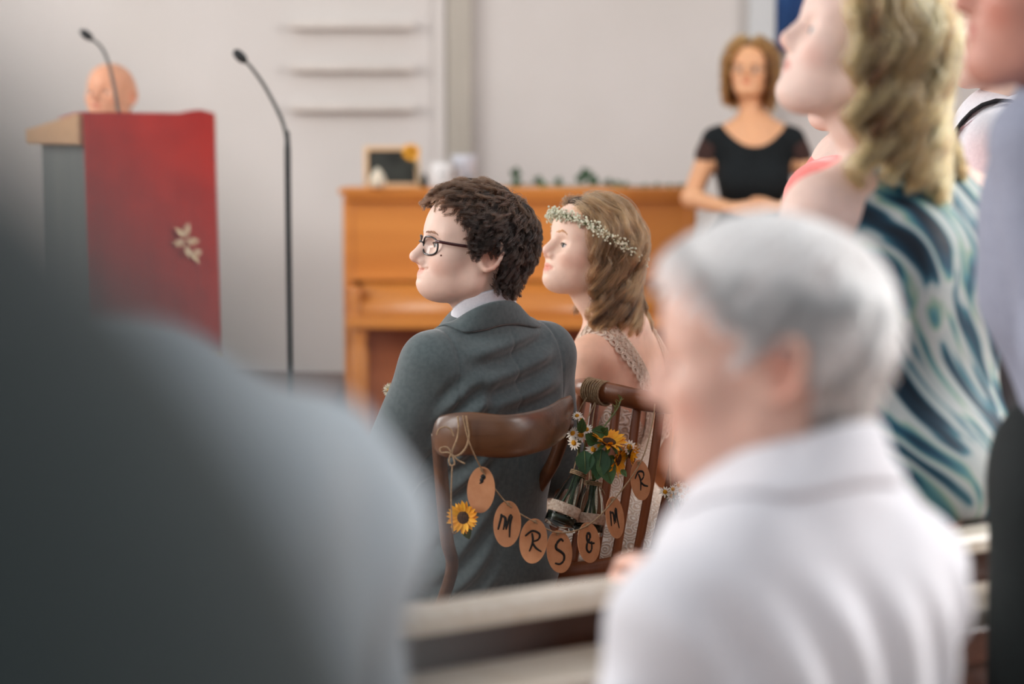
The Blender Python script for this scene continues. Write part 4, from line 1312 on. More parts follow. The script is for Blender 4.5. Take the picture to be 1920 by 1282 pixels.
def chest(f, N):
    f.cap((N[0] + 0.005, 0, N[2] - 0.05), (N[0] + 0.02, 0, N[2] - 0.13), 0.045, 0.05, 0.0)

def place_head(f, root, field, px, py, Y, phi, pitch, roll, s, N, neck_r=(0.054, 0.060), k=0.012, R=0.165):
    o = inv(root, at(px, py, Y))
    yaw = phi - math.degrees(root.rotation_euler[2])
    M = head_matrix(o, yaw, pitch, roll, s)
    f.group(field, M, M @ Vector((0.0, 0, 0.01)), R * s, 0.0, s)
    a = M @ Vector((-0.022, 0, -0.035)); b = M @ Vector((-0.030, 0, -0.085))
    f.cap(a, b, neck_r[0] * s, neck_r[0] * s, 0.02)
    f.cap(b, (N[0], N[1], N[2] - 0.03), neck_r[0] * s, neck_r[1] * s, 0.02)
    return M

def neck_band(root, M, N, r0, r1, zb, zt_, name, m, a0=48, a1=312, th=0.004, drop=0.055, snap=None):
    """collar: angle 180 = nape; the band falls toward the front and follows the neck axis"""
    bN = M @ Vector((-0.030, 0, -0.085))
    def cen(z):
        k_ = max(0.0, min(1.0, (z + 0.03) / (bN.z - N[2] + 0.03)))
        return (N[0] + (bN.x - N[0]) * k_, bN.y * k_)
    lo, hi = [], []
    for i in range(19):
        a = math.radians(a0 + (a1 - a0) * i / 18)
        dl = zb - drop * (math.cos(a) + 1.0); dh = zt_ - drop * (math.cos(a) + 1.0)
        c0 = cen(dl); c1 = cen(dh)
        lo.append(Vector((c0[0] + r0 * math.cos(a), c0[1] + r0 * 1.08 * math.sin(a), N[2] + dl)))
        hi.append(Vector((c1[0] + r1 * math.cos(a), c1[1] + r1 * 1.04 * math.sin(a), N[2] + dh)))
    if snap is not None:
        lo = [Vector(p) for p in snap.snap(np.array([tuple(p) for p in lo], dtype=F32), 0.003)]
    collar_band(root, name, m, lo, hi, th)

def legs_sit(root, m, hipx=0.0, hz=0.55, r=0.085, side=0.095, knee=0.46, name='trousers', shoes=None, h=0.012, floor=0.0):
    f = Field()
    f.ell((hipx, 0, hz), (0.13, 0.17, 0.10), 0.0)
    for s in (-1, 1):
        f.cap((hipx + 0.02, s * side, hz - 0.01), (hipx + knee, s * (side + 0.03), hz - 0.04), r, r * 0.75, 0.04)
        f.cap((hipx + knee, s * (side + 0.03), hz - 0.04), (hipx + knee + 0.01, s * (side + 0.03), floor + 0.10), r * 0.75, r * 0.6, 0.03)
    cloth_mesh(root, name, f, h, m)
    for s in (-1, 1):
        o = shoe(root, (hipx + knee + 0.01, s * (side + 0.03), 0.1), (1, 0.1 * s, 0), shoes or mat('shoe_black', (24, 22, 22), 0.4))
        o.location.z = floor

def legs_stand(root, m, hipx=0.0, hz=0.95, r=0.090, side=0.085, name='trousers', h=0.012, shoes=None, hip=(0.12, 0.165, 0.13)):
    f = Field()
    f.ell((hipx, 0, hz), hip, 0.0)
    for s in (-1, 1):
        f.cap((hipx, s * side, hz - 0.05), (hipx + 0.02, s * side * 1.05, 0.50), r, r * 0.76, 0.04)
        f.cap((hipx + 0.02, s * side * 1.05, 0.50), (hipx - 0.01, s * side * 1.1, 0.09), r * 0.76, r * 0.62, 0.03)
    cloth_mesh(root, name, f, h, m)
    for s in (-1, 1): shoe(root, (hipx - 0.01, s * side * 1.1, 0.1), (1, 0.15 * s, 0), shoes or mat('shoe_black', (24, 22, 22), 0.4))

def ring_pts(c, rx, ry, a0, a1, n, dz=lambda a: 0.0, dr=lambda a: 1.0):
    out = []
    for i in range(n):
        a = math.radians(a0 + (a1 - a0) * i / (n - 1))
        out.append(Vector((c[0] + rx * dr(a) * math.cos(a), c[1] + ry * dr(a) * math.sin(a), c[2] + dz(a))))
    return out

def short_hair(root, M, mask, length, n, per, rng, m, wave=0.004, wlen=0.035, crown=(-0.06, 0.01, 0.12), margin=0.004, lift=0.35, tint=None, rad=0.00045, name='hair', steps=8, spread=0.005,
               fwd=0.0, mtip=None, hfield=None, drop=0.0, s=1.0, tip=0.35):
    hf = hfield or skull_field()
    d = sphere_dirs(n * 6, rng)
    R = roots_on(hf, d)
    R = R[mask(R)][:n]
    cr = V3(*crown)
    def flow(P, t):
        v = P - cr
        v = v / (np.linalg.norm(v, axis=1, keepdims=True) + 1e-6)
        top = sstep(P[:, 2], 0.07, 0.11)[:, None]
        v = v + V3(fwd, 0, 0) * top + V3(0, 0, -drop) * (1 - top)
        nr = hf.grad(P)
        v = v - nr * (v * nr).sum(1, keepdims=True)
        return v / (np.linalg.norm(v, axis=1, keepdims=True) + 1e-6)
    L = length(R).astype(F32) * rng.uniform(0.75, 1.2, len(R)).astype(F32)
    G = grow(hf, R, flow, L, steps, rng, wave, wlen, margin, lift, mtip=mtip)
    S = clump(G, per, rng, spread, tip, 0.0006)
    tn = (tint(np.repeat(R, per, 0)) if tint else 0.3) + rng.normal(size=len(S)) * 0.10 + np.repeat(rng.normal(size=len(G)) * 0.10, per)
    S = to_world(S.reshape(-1, 3), M).reshape(S.shape)
    rr = rad * np.linspace(1, 0.45, steps)[None]
    return hair_object(name, S, rr, np.clip(tn, 0, 1)[:, None], m, root)

def long_hair(root, M, mask, zend, n, per, rng, m, wave=0.012, wlen=0.09, margin=0.006, mtip=0.02, part=0.0, tint=None, rad=0.00055, name='hair', steps=26, spread=0.007, hfield=None, back=0.6, body=None, flip=0.0, tip=0.45, sidepush=0.5, lmin=0.06, hug=0.6, hugz=-0.02, far=0.0, coh=0.0, gstd=0.26):
    hf = hfield or skull_field()
    d = sphere_dirs(n * 6, rng)
    R = roots_on(hf, d)
    R = R[mask(R)][:n]
    sg = np.where(R[:, 1] >= part, 1.0, -1.0).astype(F32)
    gl = np.array(M.to_3x3().inverted() @ Vector((0, 0, -1)), dtype=F32); gl /= np.linalg.norm(gl)
    def flow(P, t):
        top = sstep(P[:, 2], 0.06, 0.125) * (1 - sstep(np.full(len(P), t), 0.25, 0.6))
        z0 = np.zeros(len(P), dtype=F32)
        v = np.stack([-back * top - 0.06 - np.where(sg < 0, far, 0.0), sg * (sidepush * top), z0 - 0.15 * top], 1).astype(F32) + gl[None] * (1 - top)[:, None]
        if flip and t > 0.75: v = v + np.stack([np.zeros(len(P)), sg * flip, np.zeros(len(P))], 1).astype(F32)
        return v / (np.linalg.norm(v, axis=1, keepdims=True) + 1e-6)
    L = np.maximum(lmin, (R[:, 2] - zend) * 1.12 + np.maximum(0, R[:, 2] - 0.08) * 1.3 + np.maximum(0, R[:, 0]) * back * 1.0).astype(F32) * rng.uniform(0.9, 1.05, len(R)).astype(F32)
    fld = hf
    G = grow(fld, R, flow, L, steps, rng, wave, wlen, margin, 0.10, mtip=mtip, hug=hug, hugz=hugz, coh=coh)
    S = clump(G, per, rng, spread, tip, 0.0007)
    tn = (tint(np.repeat(R, per, 0)) if tint else 0.4) + rng.normal(size=len(S)) * 0.10 + np.repeat(rng.normal(size=len(G)) * gstd, per)
    S = to_world(S.reshape(-1, 3), M).reshape(S.shape)
    rr = rad * np.linspace(1, 0.5, steps)[None]
    return hair_object(name, S, rr, np.clip(tn, 0, 1)[:, None], m, root)

def scalp(root, M, field, mask_fn, off, m, h=0.004, s=1.0, name='hair_base', extra=None):
    """soft under-layer of the hair: the skull swollen by off(P) and limited to the hair area"""
    b = Field()
    b.ell((-0.006, 0, 0.044), (0.098, 0.0755, 0.088), 0.0); b.ell((-0.045, 0, 0.020), (0.056, 0.062, 0.062), 0.03); b.ell((0.044, 0, 0.048), (0.053, 0.064, 0.060), 0.03)
    b.cap((-0.02, 0, -0.02), (-0.035, 0, -0.05), 0.058, 0.052, 0.03)
    if extra: extra(b)
    f = Field()
    f.group(b, Matrix.Identity(4), (-0.005, 0, 0.03), 0.16, 0.0)
    f.disp = off
    f2 = Field()
    f2.group(f, Matrix.Identity(4), (-0.005, 0, 0.03), 0.18, 0.0)
    f2.cut(mask_fn, (0, 0, 0.02), 0.3, 0.006)
    v, q = f2.mesh((-0.15, -0.12, -0.12), (0.14, 0.12, 0.17), h)
    return np_mesh(name, to_world(v, M), q, m, root)

# hair line of a short-haired man: front limit of x as a function of z
def man_front(z): return np.interp(z, [-0.05, -0.022, -0.012, 0.0, 0.03, 0.055, 0.080, 0.095, 0.11, 0.14], [-0.034, -0.030, 0.008, 0.012, 0.026, 0.036, 0.046, 0.056, 0.068, 0.09])
def man_mask(R, low=-0.060):
    return (R[:, 0] < man_front(R[:, 2])) & (R[:, 2] > low + 0.02 * np.clip(R[:, 0] + 0.05, 0, 1) * 8)

# ---------------------------------------------------------------- man in the grey suit
def groom():
    rng = np.random.default_rng(3)
    TH = 128
    Nw = at(917, 600, 4.60)
    root = rootat('person', Nw, (-0.055, 0), TH)
    N = (-0.055, 0, Nw.z)
    EZ = 0.007
    hf = head_field(chin=0.024, full=0.001, smile=1.0, nose=1.28, jaw=0.000, ears=1.2, noseup=0.003, mouth=0.009, eyez=EZ)
    f = Field()
    chest(f, N)
    M = place_head(f, root, hf, 886, 480, 4.58, 196, 8.5, 0, 0.965, N, (0.052, 0.058))
    skin = skin_mat('skin_fair', (232, 200, 184))
    hand = Field()
    wl = (0.27, 0.09, 0.63); wr = (0.27, -0.09, 0.63)
    for s, w in ((1, wl), (-1, wr)): f.cap((0.16, s * 0.18, 0.655), w, 0.036, 0.028, 0.02); hand_ops(f, w, (0.75, -0.6 * s, -0.15), (0, 0, -1), (0.6, -0.8 * s, 0), 0.5)
    skin_mesh(root, 'body', f, 0.0025, M, skin, blush=0.4, lip=(0.90, 0.70, 0.68), mz=0.009)
    eyes(root, M, (84, 98, 92), (0, 4), lash=(60, 42, 34), ez=EZ)
    # jacket
    j = Field()
    torso(j, N, 0.124, 0.058, (0.120, 0.140, 0.20), (0.122, 0.145, 0.17), (0.145, 0.178, 0.13), 0.05, 0.575, slope=0.062, nz=0.034, nr=0.074)
    SH = {}
    for s in (-1, 1):
        sh = (N[0] + 0.005, s * 0.132, N[2] - 0.080); el = (N[0] + 0.06, s * 0.215, 0.745); wr_ = (0.215, s * 0.125, 0.648)
        SH[s] = (sh, el, wr_)
        j.cap(sh, el, 0.061, 0.056, 0.035); j.cap(el, wr_, 0.056, 0.042, 0.03)
    cut = wob(5, 26, 5, (0.3, 0.4, 1)); fine = wob(9, 60, 6)
    a2 = wob(21, 34, 5, (1, 1, 1))
    def folds(P):
        z = P[:, 2]; y = P[:, 1]
        back = 1 - sstep(P[:, 0], -0.06, 0.02)
        w1 = np.sin(z * 118 + 2.4 * np.sin(y * 11 + 0.5) + y * 10) * 0.0085 * back * sstep(z, 0.86, 0.92) * (1 - sstep(z, 1.0, 1.05)) * (1 - sstep(np.abs(y - 0.0), 0.06, 0.12))
        w2 = np.sin((z * 0.75 + y * 0.9) * 135) * 0.0060 * sstep(y, 0.03, 0.09) * (1 - sstep(y, 0.13, 0.17)) * (1 - sstep(z, 0.90, 0.97)) * back
        w3 = cut(P) * 0.0030 + fine(P) * 0.0004
        seam = -0.0022 * np.exp(-((y + 0.000) / 0.0028) ** 2) * back * (1 - sstep(z, N[2] - 0.03, N[2]))
        arm = -0.0022 * np.exp(-((np.abs(y) - 0.118 - (N[2] - z) * 0.05) / 0.0035) ** 2) * sstep(z, 0.86, 0.92) * back
        return w1 + w2 + w3 + seam + arm
    j.disp = folds
    suit = mat('suit_grey', (86, 97, 99), 0.72, (76, 87, 89), scale=120, detail=6, bump=0.12, bscale=700, sheen=0.5, spec=0.25)
    cloth_mesh(root, 'jacket', j, 0.0034, suit)
    # collars: jacket collar band and white shirt collar standing above it
    def band(*a_, **k_): neck_band(root, M, N, *a_, **k_)
    shirt = mat('shirt_white', (226, 226, 232), 0.7, (218, 218, 226), scale=200, bump=0.05, bscale=800)
    band(0.059, 0.0615, -0.012, 0.066, 'shirt_collar', shirt, 20, 340, 0.003, 0.034)
    band(0.092, 0.0690, 0.004, 0.044, 'jacket_collar', suit, 40, 320, 0.005, 0.042, j)
    # light bow tie peeping past the far lapel
    bt = Vector((N[0] + 0.090, 0, N[2] - 0.028))
    mb = MB(); mb.ball(bt, 0.012, 10, 6, (0.8, 0.9, 1.0))
    for s in (-1, 1): mb.ball(bt + Vector((-0.004, s * 0.036, 0.0)), 0.022, 12, 7, (0.35, 1.25, 0.85))
    mb.build('bow_tie', mat('bow_tie_mint', (206, 214, 208), 0.7), root)
    legs_sit(root, suit, 0.0, 0.545, 0.085)
    # hair
    hm = hair_mat('hair_dark_brown', (16, 10, 8), (74, 50, 34), 0.30)
    und = mat('hair_under_brown', (24, 17, 14), 0.8, (36, 26, 20), scale=60, bump=0.4, bscale=90)
    bump = wob(17, 120, 7); bmp2 = wob(8, 60, 5)
    def off(P):
        top = sstep(P[:, 2], 0.03, 0.12)
        return 0.006 + 0.010 * top + 0.0035 * bump(P) + 0.002 * bmp2(P)
    def mk(P):
        d1 = P[:, 0] - (man_front(P[:, 2]) - 0.006)
        d2 = (-0.052 + 0.16 * np.clip(P[:, 0] + 0.05, 0, 1)) - P[:, 2]
        ear = 0.030 - np.sqrt(((P[:, 0] + 0.012) / 1.0) ** 2 + ((P[:, 2] + 0.006) / 1.35) ** 2)
        ear = np.where(P[:, 0] > -0.04, ear, -0.02)
        return np.maximum(np.maximum(d1, d2), ear)
    scalp(root, M, None, mk, off, und, 0.004)
    def mask(R):
        ear = (((R[:, 0] + 0.014) / 0.026) ** 2 + ((R[:, 2] + 0.008) / 0.034) ** 2) > 1
        return man_mask(R, -0.058) & ear
    def length(R):
        top = sstep(R[:, 2], 0.05, 0.11); front = sstep(R[:, 0], 0.0, 0.06)
        return 0.024 + 0.026 * top - 0.004 * front - 0.006 * (R[:, 2] < -0.02)
    short_hair(root, M, mask, length, 950, 28, rng, hm, wave=0.0070, wlen=0.045, crown=(-0.055, 0.0, 0.13), margin=0.007, lift=0.45, rad=0.00034,
               tint=lambda R: 0.06 + 0.50 * sstep(R[:, 2], 0.07, 0.135), fwd=0.05, mtip=0.019, steps=13, spread=0.0048, drop=0.10, tip=0.22)  # lighter tint on top paints in the light from above
    # brows
    br = []
    for s in (-1, 1):
        for k in range(90):
            u = rng.uniform(0, 1); y = 0.011 + 0.041 * u; z = 0.0255 + EZ + 0.003 * math.sin(u * 2.4) + rng.normal() * 0.0013
            p = Vector((0.11, s * y, z))
            br.append([p, p + Vector((-0.002, s * 0.004, 0.0015 - 0.003 * u)), p + Vector((-0.004, s * 0.008, 0.001 - 0.005 * u))])
    B = hf.snap(np.array(br, dtype=F32).reshape(-1, 3), 0.0004)
    hair_object('eyebrows', to_world(B, M).reshape(len(br), 3, 3), np.full((1, 3), 0.00035), np.full((len(br), 1), 0.4), hm, root)
    # small mole
    mo = hf.snap(np.array([[0.075, 0.056, -0.008]], dtype=F32), 0.0)[0]
    MB().ball(M @ Vector(mo), 0.0018, 8, 5).build('mole', mat('mole_brown', (120, 70, 54), 0.6), root)
    tag(root, 'seated man in grey suit with dark curly hair and glasses, smiling in profile', 'person')
    # glasses
    g = empty('eyeglasses', root.location, root.rotation_euler[2])
    GM = mat('glasses_black', (24, 18, 20), 0.25, coat=0.4); GT = mat('glasses_temple', (58, 20, 26), 0.3, (70, 28, 32), scale=80, coat=0.4)
    for s in (-1, 1):
        pts = []
        for k in range(28):
            a = 2 * math.pi * k / 28
            cy = s * 0.0335 + 0.0245 * math.copysign(abs(math.cos(a)) ** 0.72, math.cos(a)); cz = 0.0015 + EZ + 0.0175 * math.copysign(abs(math.sin(a)) ** 0.78, math.sin(a))
            pts.append(M @ Vector((0.1035 - 3.2 * (abs(cy) - 0.01) ** 2 * 2.2 + 0.06 * (cz - EZ), cy, cz)))
        MB().tube(pts, 0.0019, 8, closed=True).build('rim', GM, g)
        cen = sum(pts, Vector()) / len(pts)
        MB().add([cen] + pts, [(0, 1 + k, 1 + (k + 1) % 28) for k in range(28)]).build('lens', GLASSES, g)
        MB().tube(smooth_path([M @ Vector(p) for p in [(0.0935, s * 0.0585, 0.012 + EZ), (0.086, s * 0.070, 0.012 + EZ), (0.060, s * 0.0735, 0.011 + EZ), (0.02, s * 0.0765, 0.011 + EZ), (0.0, s * 0.076, 0.018), (-0.012, s * 0.074, 0.018)]], 6),
                  0.0028, 8, flat=0.5).build('temple', GT, g)
    MB().tube(smooth_path([M @ Vector(p) for p in [(0.105, 0.0105, 0.006 + EZ), (0.110, 0.0, 0.008 + EZ), (0.105, -0.0105, 0.006 + EZ)]], 5), 0.0017, 8).build('bridge', GM, g)
    tag(g, 'dark rectangular eyeglasses with reddish temples worn by the man in grey', 'eyeglasses')
    # boutonniere on the far lapel
    c = at(729, 731, 4.64)
    b = blossom('boutonniere', c, (-0.8, -0.6, 0.25), 0.013, 'daisy', 'small pale blossom pinned to the chest of the grey jacket', None, None, 20, 0.9, 'flower')
    mb = MB()
    for k in range(60):
        v = Vector((random.gauss(0, 1), random.gauss(0, 1), random.gauss(0, 1))).normalized()
        leaf_mesh(mb, v * 0.004, v, Vector((0.3, 0.2, 1)), 0.011, 0.004, 0.1, 4)
    mb.build('petal_ball', mat('cream_petal', (224, 222, 200), 0.7, (208, 210, 180), scale=100), b)
    MB().tube([(0, 0, -0.008), (0.012, 0.006, -0.03), (0.03, 0.02, -0.045)], 0.002, 6).build('stem', STEM, b)
    return root, M

GLASSES = bpy.data.materials.new('spectacle_lens'); GLASSES.use_nodes = True
_n = GLASSES.node_tree; _n.nodes.remove(_n.nodes['Principled BSDF'])
_tr = _n.nodes.new('ShaderNodeBsdfTransparent'); _gl = _n.nodes.new('ShaderNodeBsdfGlossy'); _gl.inputs['Roughness'].default_value = 0.05
_mx = _n.nodes.new('ShaderNodeMixShader'); _mx.inputs[0].default_value = 0.05
_n.links.new(_tr.outputs[0], _mx.inputs[1]); _n.links.new(_gl.outputs[0], _mx.inputs[2]); _n.links.new(_mx.outputs[0], _n.nodes['Material Output'].inputs[0])

# ---------------------------------------------------------------- the bride
def bride():
    rng = np.random.default_rng(14)
    TH = 153
    Nw = at(1160, 604, 5.06)
    root = rootat('person', Nw, (-0.04, 0), TH)
    N = (-0.04, 0, Nw.z)
    hf = head_field(fem=1.0, chin=0.014, full=0.002, nose=0.98, jaw=-0.004, ears=0, noseup=0.006, nosez=0.001, lipx=0.001)
    f = Field()
    TK = dict(sw=0.128, sr=0.040, chest=(0.088, 0.118, 0.18), waist=(0.080, 0.108, 0.15), hip=(0.115, 0.160, 0.12), lean=0.04, hipz=0.565, slope=0.050, k=0.045)
    torso(f, N, **TK)
    for s in (-1, 1):
        sh = (N[0] + 0.005, s * 0.135, N[2] - 0.075); el = (N[0] + 0.05, s * 0.185, 0.72); wr = (0.24, s * 0.08, 0.62)
        f.cap(sh, el, 0.043, 0.035, 0.03); f.cap(el, wr, 0.036, 0.024, 0.02)
        hand_ops(f, wr, (0.8, -0.55 * s, -0.1), (0, 0, -1), (0.6, -0.8 * s, 0), 0.5, 0.9)
    M = place_head(f, root, hf, 1106, 477, 5.03, 204, 13, 0, 0.90, N, (0.046, 0.050), 0.012)
    skin = skin_mat('skin_bride', (238, 202, 182))
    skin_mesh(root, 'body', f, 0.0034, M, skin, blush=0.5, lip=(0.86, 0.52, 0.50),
              extra=lambda Q: 1 - (sstep(-Q[:, 2], 0.13, 0.20)[:, None] * np.array([0.12, 0.26, 0.34], dtype=F32)))  # below the neck: mostly shade and orange spill, painted into the skin tint
    eyes(root, M, (70, 80, 84), (0, 6), lash=(40, 28, 24))
    # dress: open back, lace straps
    lace = lace_mat('lace_dress', (240, 230, 220), (210, 186, 166), 46)
    d = Field()
    torso(d, N, TK['sw'], 0.040, tuple(v + 0.005 for v in TK['chest']), tuple(v + 0.006 for v in TK['waist']), tuple(v + 0.012 for v in TK['hip']), 0.04, 0.565, 0.045, 0.050)
    for s in (-1, 1):
        d.cap((0.0, s * 0.09, 0.555), (0.38, s * 0.09 - 0.14, 0.52), 0.105, 0.090, 0.05); d.cap((0.38, s * 0.09 - 0.14, 0.52), (0.40, s * 0.10 - 0.15, 0.12), 0.095, 0.12, 0.05)
    d.ell((-0.06, 0, 0.54), (0.17, 0.215, 0.10), 0.05)
    w = wob(4, 40, 5)
    d.disp = lambda P: w(P) * 0.002
    d.cut(lambda P: P[:, 2] - (N[2] - 0.215) - np.where(P[:, 0] > 0, 0.10, 0.0) - 0.9 * np.maximum(0, np.abs(P[:, 1]) - 0.05), (0, 0, 0.7), 0.9, 0.01)
    cloth_mesh(root, 'dress', d, 0.007, lace)
    # straps
    sm = mat('lace_strap', (230, 212, 196), 0.85, (214, 190, 170), scale=200, bump=0.4, bscale=300)
    for s in (1, -1):
        path = [(N[0] + 0.055, s * 0.075, N[2] - 0.10), (N[0] + 0.01, s * 0.085, N[2] - 0.02), (N[0] - 0.05, s * 0.076, N[2] - 0.07), (N[0] - 0.10, s * 0.060, N[2] - 0.13), (N[0] - 0.11, s * 0.045, N[2] - 0.19), (N[0] - 0.11, s * 0.035, N[2] - 0.25)]
        Pm = np.array([tuple(p) for p in smooth_path(path, 10)], dtype=F32)
        C = f.snap(Pm, 0.002)
        nr = f.grad(C)
        T = np.gradient(C, axis=0); T /= np.linalg.norm(T, axis=1, keepdims=True)
        S = np.cross(T, nr)
        hw = 0.021
        rows = []
        for u in np.linspace(-1, 1, 7):
            rows.append([tuple(p) for p in f.snap(C + S * hw * u, 0.0022)])
        o = MB().sheet(rows).build('strap', lace_mat('lace_strap_net', (232, 214, 198), (206, 172, 146), 90), root); o.modifiers.new('s', 'SOLIDIFY').thickness = 0.0015
        mb = MB()
        dist = np.concatenate([[0], np.cumsum(np.linalg.norm(np.diff(C, axis=0), axis=1))])
        def at_s(x, u):
            i = np.clip(np.searchsorted(dist, x), 1, len(dist) - 1); a = (x - dist[i - 1]) / (dist[i] - dist[i - 1])
            p = C[i - 1] * (1 - a) + C[i] * a; q = S[i - 1] * (1 - a) + S[i] * a; t_ = T[i - 1]; n_ = nr[i - 1]
            return p + q * hw * u, q, t_, n_
        x = 0.006
        while x < dist[-1] - 0.008:
            for u, r_ in ((0.0, 0.0078), (0.0, 0.0042)):
                p, q, t_, n_ = at_s(x, u); p = p + n_ * 0.0022
                mb.tube([tuple(p + q * r_ * math.cos(a) + t_ * r_ * math.sin(a)) for a in np.linspace(0, 6.283, 16, endpoint=False)], 0.0010, 5, closed=True)
            for u in (-0.62, 0.62):
                p, q, t_, n_ = at_s(x + 0.0, u); p = p + n_ * 0.002
                p2, *_ = at_s(min(dist[-1] - 0.001, x + 0.017), u); p2 = p2 + n_ * 0.002
                mb.tube([tuple(p), tuple((p + p2) / 2 + n_ * 0.0006), tuple(p2)], 0.0010, 5)
            p, q, t_, n_ = at_s(x, 1.15 * s); p = p + n_ * 0.0018          # scallop on the outer edge
            for r_ in (0.0085, 0.0050):
                mb.tube([tuple(p + q * r_ * math.cos(a) + t_ * r_ * 1.1 * math.sin(a)) for a in np.linspace(0, 6.283, 14, endpoint=False)], 0.0014, 5, closed=True)
            x += 0.0175
        mb.build('lace_rings', sm, root)
    # hair
    hm = hair_mat('hair_bride', (26, 14, 8), (160, 112, 72), 0.28)
    und = mat('hair_under_bride', (48, 31, 20), 0.8, (66, 45, 30), scale=60, stretch=(3, 3, 0.6), bump=0.4, bscale=90)
    def front(z): return np.interp(z, [-0.08, -0.02, 0.02, 0.05, 0.075, 0.10, 0.14], [0.002, 0.014, 0.028, 0.046, 0.066, 0.080, 0.10])
    def mk(P): return np.maximum(P[:, 0] - front(P[:, 2]) + 0.004, -0.075 - P[:, 2])
    bm_ = wob(31, 70, 6, (1, 1, 0.3))
    scalp(root, M, None, mk, lambda P: 0.004 + 0.002 * sstep(P[:, 2], 0.05, 0.12) + 0.002 * bm_(P), und, 0.004)
    hb = skull_field(((-0.035, 0, -0.02), (-0.045, 0, -0.16), 0.052, 0.052))
    long_hair(root, M, lambda R: (R[:, 0] < front(R[:, 2])) & (R[:, 2] > -0.055), -0.128, 200, 95, rng, hm, wave=0.0180, wlen=0.085, margin=0.005, mtip=0.022, part=-0.01, hfield=hb,
              tint=lambda R: 0.30 + 0.25 * sstep(R[:, 2], 0.05, 0.12), rad=0.00030, steps=32, spread=0.0070, back=0.8, tip=0.40, sidepush=0.75, hugz=0.01, far=0.4, coh=0.75, gstd=0.30)  # strands rooted high are tinted lighter, top light put into the colour
    # flyaway wisps in front of the neck, and brows
    br = []
    for s in (-1, 1):
        for k in range(70):
            u = rng.uniform(0, 1); y = 0.013 + 0.036 * u; z = 0.031 + 0.007 * math.sin(u * 2.5) + rng.normal() * 0.0011
            p = Vector((0.11, s * y, z)); br.append([p, p + Vector((-0.002, s * 0.004, 0.001 - 0.003 * u)), p + Vector((-0.004, s * 0.008, 0.0 - 0.005 * u))])
    B = hf.snap(np.array(br, dtype=F32).reshape(-1, 3), 0.0006)
    hair_object('eyebrows', to_world(B, M).reshape(len(br), 3, 3), np.full((1, 3), 0.00030), np.full((len(br), 1), 0.40), hm, root)
    tag(root, 'bride in lace dress with wavy light brown hair and flower crown', 'person')
    # flower crown: ring round the tilted head
    c = empty('flower_crown', root.location, root.rotation_euler[2])
    ring = []
    for k in range(60):
        a = 2 * math.pi * k / 60
        z = 0.074 - 0.058 * (1 - math.cos(a)) / 2 * 1.15
        ring.append(((0.100 if math.cos(a) > 0 else 0.118) * math.cos(a) - 0.004, 0.086 * math.sin(a), z))
    ring = np.array(ring, dtype=F32)
    hfld = Field(); hfld.ell((-0.006, 0, 0.044), (0.098, 0.0755, 0.088), 0.0); hfld.ell((-0.045, 0, 0.020), (0.056, 0.062, 0.062), 0.03); hfld.ell((0.044, 0, 0.048), (0.053, 0.064, 0.060), 0.03)
    ring2 = hfld.snap(ring, 0.019); ring2[:, 2] = ring[:, 2]
    fr = sstep(ring2[:, 0], 0.05, 0.08)
    cen = np.array([-0.005, 0, 0]); ring2[:, :2] = cen[:2] + (ring2[:, :2] - cen[:2]) * (1 - 0.06 * fr[:, None])
    RW = to_world(ring2, M)
    MB().tube([tuple(p) for p in RW], 0.0022, 6, closed=True).build('wire_ring', STEM, c)
    mb = MB(); st = MB()
    for k in range(1350):
        i = rng.integers(0, 60); a = rng.uniform(0, 1)
        p = RW[i] * (1 - a) + RW[(i + 1) % 60] * a
        v = rng.normal(size=3); v /= np.linalg.norm(v)
        r_ = rng.uniform(0.003, 0.0170) if rng.uniform() > 0.06 else rng.uniform(0.013, 0.018)
        q = p + v * r_
        mb.ball(tuple(q), rng.uniform(0.0016, 0.0032), 6, 4)
        if k % 3 == 0: st.tube([tuple(p), tuple(q)], 0.0005, 4)
    o = mb.build('blossoms', mat('babys_breath', (226, 224, 206), 0.8, (206, 206, 178), scale=300), c); o['kind'] = 'stuff'
    o = st.build('sprig_stems', STEM, c); o['kind'] = 'stuff'
    tag(c, 'crown of tiny white blossoms on the hair of the bride', 'flower crown')
    return root, M

def lace_mat(name, a, b, sc):
    m = bpy.data.materials.new(name); m.use_nodes = True
    nt = m.node_tree; bs = nt.nodes['Principled BSDF']; bs.inputs['Roughness'].default_value = 0.9; bs.inputs['Specular IOR Level'].default_value = 0.15
    tc = nt.nodes.new('ShaderNodeTexCoord')
    v1 = nt.nodes.new('ShaderNodeTexVoronoi'); v1.inputs['Scale'].default_value = sc
    nt.links.new(tc.outputs['Object'], v1.inputs['Vector'])
    ml = nt.nodes.new('ShaderNodeMath'); ml.operation = 'MULTIPLY'; ml.inputs[1].default_value = 26
    nt.links.new(v1.outputs['Distance'], ml.inputs[0])
    sn = nt.nodes.new('ShaderNodeMath'); sn.operation = 'SINE'; nt.links.new(ml.outputs[0], sn.inputs[0])
    cr = nt.nodes.new('ShaderNodeValToRGB'); cr.color_ramp.elements[0].position = 0.25; cr.color_ramp.elements[1].position = 0.6
    cr.color_ramp.elements[0].color = lin(b); cr.color_ramp.elements[1].color = lin(a)
    nt.links.new(sn.outputs[0], cr.inputs[0]); nt.links.new(cr.outputs[0], bs.inputs['Base Color'])
    bp = nt.nodes.new('ShaderNodeBump'); bp.inputs['Strength'].default_value = 0.5; bp.inputs['Distance'].default_value = 0.003
    nt.links.new(sn.outputs[0], bp.inputs['Height']); nt.links.new(bp.outputs[0], bs.inputs['Normal'])
    MATS[name] = m
    return m
groom()
bride()
# ---------------------------------------------------------------- the other guests
def arms(f, N, sh, el, wr, r=(0.058, 0.05, 0.038), k=0.035):
    f.cap(sh, el, r[0], r[1], k); f.cap(el, wr, r[1], r[2], 0.03)

